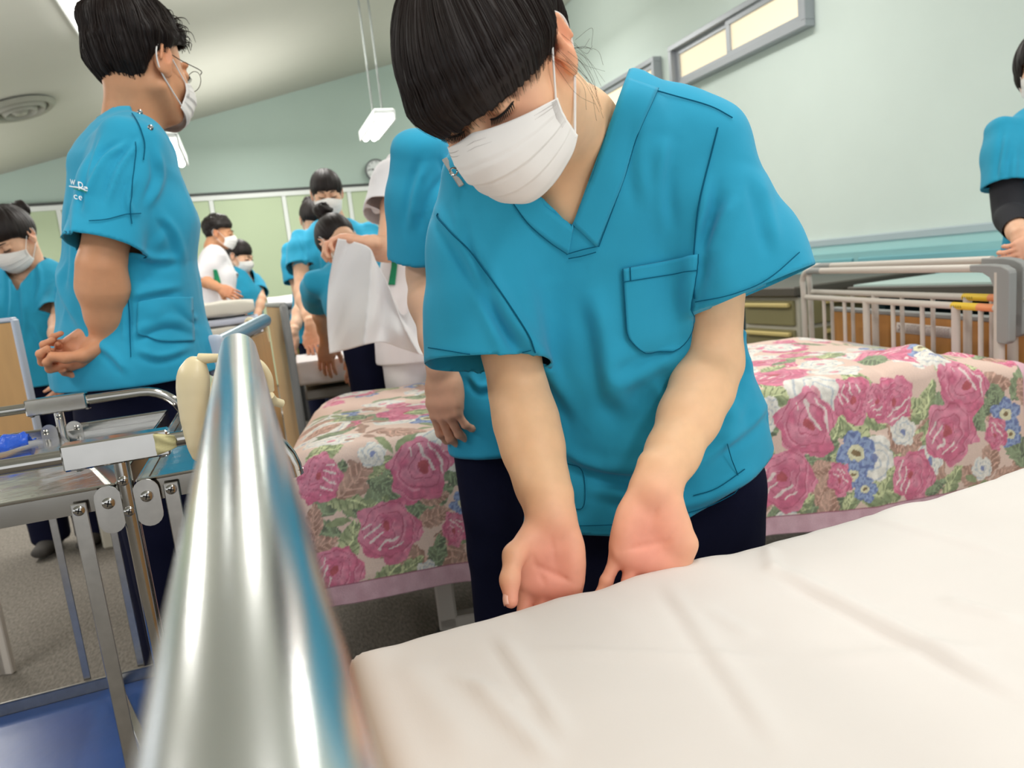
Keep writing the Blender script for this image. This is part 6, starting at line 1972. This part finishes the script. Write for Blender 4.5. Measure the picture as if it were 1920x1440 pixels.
# ---- white uniform holding up the sheet
H3 = Head(P(872, 218, 2.68), *turn(200, 15, 0), 1.0)
M3 = person('person in white uniform holding up a white sheet behind the left of the bending student', TONE_L, (0, 0), 1.72, 188, head=H3, hipP=P(796, 600, 2.68), neckP=P(838, 302, 2.68),
            arms={'R': (P(726, 470, 2.52), P(690, 456, 2.36), cv((-1, .05, .1)), cv((.1, -1, .2)), dict(curls=[(30, 55, 40)] * 4, s=1.0)),
                  'L': (P(905, 470, 2.6), P(850, 500, 2.4), cv((-1, -.1, .1)), cv((.1, -1, .2)), dict(curls=[(30, 55, 40)] * 4))},
            hair=lambda H, p: hair_short(H, p, 6), top=WHITEC, pants=WHITEC, topname='white_smock', hemdrop=.14, res=.005, shoulder_w=.165, sleevefat=1.35, fold=[([(770, 320), (745, 370), (725, 400)], 7, .008), ([(760, 310), (765, 360), (750, 400)], 7, .007), ([(800, 480), (785, 540), (770, 600)], 9, .008)])
tr3 = bvh(*M3['shirt'])
GREENP = mat('green_side_panel', srgb(20, 140, 96), .8)
castd[0] = 2.6
surf_patch(tr3, [[(737, 428), (748, 428)], [(736, 500), (746, 500)], [(730, 535), (742, 535)]], 'side_panel', GREENP, M3['root'], off=.006)
# the sheet in that person's hands
rows = [((628, 458), (700, 500)), ((622, 500), (716, 530)), ((617, 545), (740, 575)), ((613, 600), (775, 560)), ((614, 640), (800, 560)), ((618, 662), (815, 590)), ((619, 664), (830, 640))]
top_edge = [(634, 447), (660, 452), (692, 464), (705, 490), (722, 522), (738, 560), (758, 590), (790, 545), (812, 520)]
bot_edge = [(618, 663), (650, 656), (690, 645), (720, 642), (750, 652), (780, 662), (800, 668), (815, 672), (830, 672)]
te = spline([(x, y, 0) for x, y in top_edge], 10); be_ = spline([(x, y, 0) for x, y in bot_edge], 10)
nt_ = 90; i = np.linspace(0, len(te) - 1, nt_); te = np.stack([np.interp(i, range(len(te)), te[:, j]) for j in range(2)], 1); be_ = np.stack([np.interp(i, range(len(be_)), be_[:, j]) for j in range(2)], 1)
G = []
for k in range(nt_):
    row = []
    for t in np.linspace(0, 1, 60):
        x, y = te[k] * (1 - t) + be_[k] * t; s_ = k / (nt_ - 1)
        if s_ < .3: x -= 12 * math.sin(t * math.pi) * (1 - s_ / .3)
        dep = 2.30 + .055 * (abs(math.sin((s_ * 8.5 + t * (1.2 - s_ * 3)) * 1.3)) ** .7 - .5) * (.35 + .65 * t) + .03 * float(vnoise(np.array([[s_ * 9 + t * 2, t * 2.5]]), 5)[0]) - .03 * s_
        row.append(P(x, y, dep))
    G.append(row)
hs = gridmesh('held_sheet', np.array(G), mat('thin_white_sheet', srgb(236, 232, 232), .9, spec=.1), None, thick=.002)
tag(hs, 'white sheet held up in the air, hanging in folds before the white uniform', 'sheet')

# ---- student bending over the next bed, back of the head with a bun
H4 = Head(P(634, 452, 3.05), *turn(-5, 62, 16), .97)
M4 = person('student in teal with a high black bun, bent over behind the hanging white sheet', TONE_L * .92, (0, 0), 1.58, -12, head=H4, hipP=P(716, 610, 2.93), neckP=P(655, 500, 3.08),
            arms={'R': (P(690, 590, 3.01), P(677, 658, 3.08), cv((-.3, -1, .1)), cv((.2, .1, -1)), dict(curls=[(20, 25, 20)] * 4)),
                  'L': (P(600, 570, 3.18), P(612, 640, 3.23), cv((0, -1, 0)), cv((0, .1, -1)), {})},
            hair=lambda H, p: hair_bun(H, p, bun=(0, -.095, .125), br=.042), res=.005, armres=.003, mask=True, hemdrop=.04, shirtfat=1.05)

# ---- student facing us across that bed
H5 = Head(P(613, 362, 3.86), *turn(186, 18, 0), 1.0)
M5 = person('student in teal with dark fringe looking down, standing behind the white fitted sheet', TONE_L, (0, 0), 1.66, 196, head=H5, hipP=P(648, 610, 3.95), neckP=P(626, 420, 3.92),
            arms={'R': (P(566, 545, 3.78), P(583, 612, 3.62), cv((.15, -1, .05)), cv((.2, .2, -1)), dict(curls=[(12, 15, 10)] * 4, spread=1.4)),
                  'L': (P(694, 545, 3.82), P(690, 620, 3.7), cv((-.1, -1, 0)), cv((0, 0, -1)), {})},
            hair=lambda H, p: hair_bun(H, p, fringe=.016), res=.005, armres=.003, hemdrop=.13, shoulder_w=.19, fold=[([(560, 440), (575, 480), (570, 500)], 4, .008), ([(600, 440), (605, 500), (600, 560)], 5, .008), ([(625, 450), (622, 520), (630, 600)], 5, .007)])
# ---- student behind that one
H6 = Head(P(590, 412, 4.28), *turn(170, 30, 0), .98)
M6 = person('student in teal almost hidden behind the student with the dark fringe', TONE_L, (0, 0), 1.62, 175, head=H6, hipP=P(606, 600, 4.33), neckP=P(602, 455, 4.33),
            arms={'R': (P(566, 570, 4.23), P(550, 626, 4.08), cv((-.1, -1, .1)), cv((.3, 0, -1)), {}), 'L': (P(650, 570, 4.28), P(650, 626, 4.18), cv((0, -1, 0)), cv((0, 0, -1)), {})},
            hair=lambda H, p: hair_bun(H, p), res=.0065, armres=.0045)
# ---- pair in the far left
H7 = Head(P(411, 438, 5.2), *turn(98, 8, 0), 1.0)
M7 = person('person in white tunic with green side panel, hand at the pocket, before the green panels', TONE_T, (0, 0), 1.68, 80, head=H7, hipP=P(407, 592, 5.2), neckP=P(400, 470, 5.2),
            arms={'R': (P(377, 524, 5.05), P(412, 540, 4.95), cv((1, -.45, .1)), cv((.1, -.2, -1)), dict(curls=[(25, 30, 20)] * 4)), 'L': (P(430, 525, 5.35), P(428, 560, 5.3), cv((0, -1, 0)), cv((1, 0, 0)), {})},
            hair=lambda H, p: hair_short(H, p, 8), top=WHITEC, pants=WHITEC, topname='white_smock', res=.0065, armres=.0045, hemdrop=.16, shoulder_w=.16)
tr7 = bvh(*M7['shirt']); castd[0] = 5.0
surf_patch(tr7, [[(399, 505), (406, 505)], [(401, 520), (412, 522)], [(404, 546), (418, 548)]], 'side_panel', GREENP, M7['root'], off=.008)
H8 = Head(P(449, 480, 5.75), *turn(120, 22, 0), 1.04)
M8 = person('short student in teal with a low bun beside the person in the white tunic', TONE_L, (0, 0), 1.60, 125, head=H8, hipP=P(462, 612, 5.80), neckP=P(452, 506, 5.80),
            arms={'R': (P(440, 560, 5.65), P(455, 590, 5.60), cv((.5, -1, .1)), cv((.3, 0, -1)), {}), 'L': (P(490, 560, 5.80), P(480, 600, 5.70), cv((0, -1, 0)), cv((-1, 0, 0)), {})},
            hair=lambda H, p: hair_bun(H, p, bun=(0, -.115, .0), br=.03), res=.0065, armres=.0045)
# ---- student at the left edge
H9 = Head(P(22, 446, 2.99), *turn(208, 34, 0), 1.06)
M9 = person('student in teal with a bun looking down at the left edge, behind the wood board', TONE_L * .95, (0, 0), 1.70, 185, head=H9, hipP=P(66, 668, 3.10), neckP=P(50, 497, 3.08),
            arms={'R': (P(-22, 600, 2.99), P(-10, 680, 2.86), cv((0, -1, .2)), cv((1, 0, 0)), {}), 'L': (P(112, 606, 2.99), P(116, 672, 2.88), cv((0, -1, .1)), cv((-1, 0, 0)), {})},
            hair=lambda H, p: hair_bun(H, p, bun=(.0, -.125, .055), br=.036), res=.005, armres=.0035, detail=1, shoe=mat('dark_shoe', srgb(70, 66, 62), .8), hemdrop=.12, shoulder_w=.16, vdepth=.12, fold=[([(70, 490), (75, 530), (68, 570)], 5, .008), ([(40, 520), (45, 600), (40, 660)], 6, .009), ([(20, 500), (22, 560), (15, 620)], 5, .008), ([(60, 600), (80, 640), (100, 650)], 6, .008)])
# ---- student at the right edge
H10 = Head(P(1962, 128, 2.42), *turn(232, 4, 3), 1.0)


def hair_bob(H, p):
    b = b_interp([0, 30, 48, 58, 70, 90, 180], [.030, .028, .018, -.06, -.098, -.105, -.11])
    vol = lambda q: .012 + .03 * np.clip((.0 - q[..., 2]) / .09, 0, 1) * (1 + 0 * q[..., 0])
    o, pts = hair_sheet(H, p, b, off=.008, amp=.0018, nphi=240, nt=60, tmax=165, volume=vol); strands(pts, p, 240, r=.0007)


M10 = person('student in teal with bobbed hair and black undersleeve at the right edge, hands folded', TONE_L, (0, 0), 1.64, 195, head=H10, hipP=P(1990, 478, 2.42), neckP=P(1968, 212, 2.43),
             arms={'R': (P(1892, 395, 2.38), P(1918, 452, 2.22), cv((.15, -.8, .2)), cv((.8, .2, -.5)), dict(curls=[(35, 50, 35)] * 4, spread=.3)), 'L': (P(2038, 400, 2.4), P(1943, 455, 2.18), cv((-1, -.45, .1)), cv((.1, .2, -1)), dict(curls=[(45, 60, 40)] * 4, spread=.3, s=.82))},
             hair=hair_bob, open_eyes=True, res=.0045, armres=.003, detail=1, undersleeve='R', hemdrop=.14, vdepth=.11, shoulder_w=.172, fold=[([(1890, 240), (1880, 300), (1876, 340)], 6, .007), ([(1905, 270), (1900, 340), (1910, 420)], 7, .007)])


for o in COL.objects:
    if '_w' in o: del o['_w']
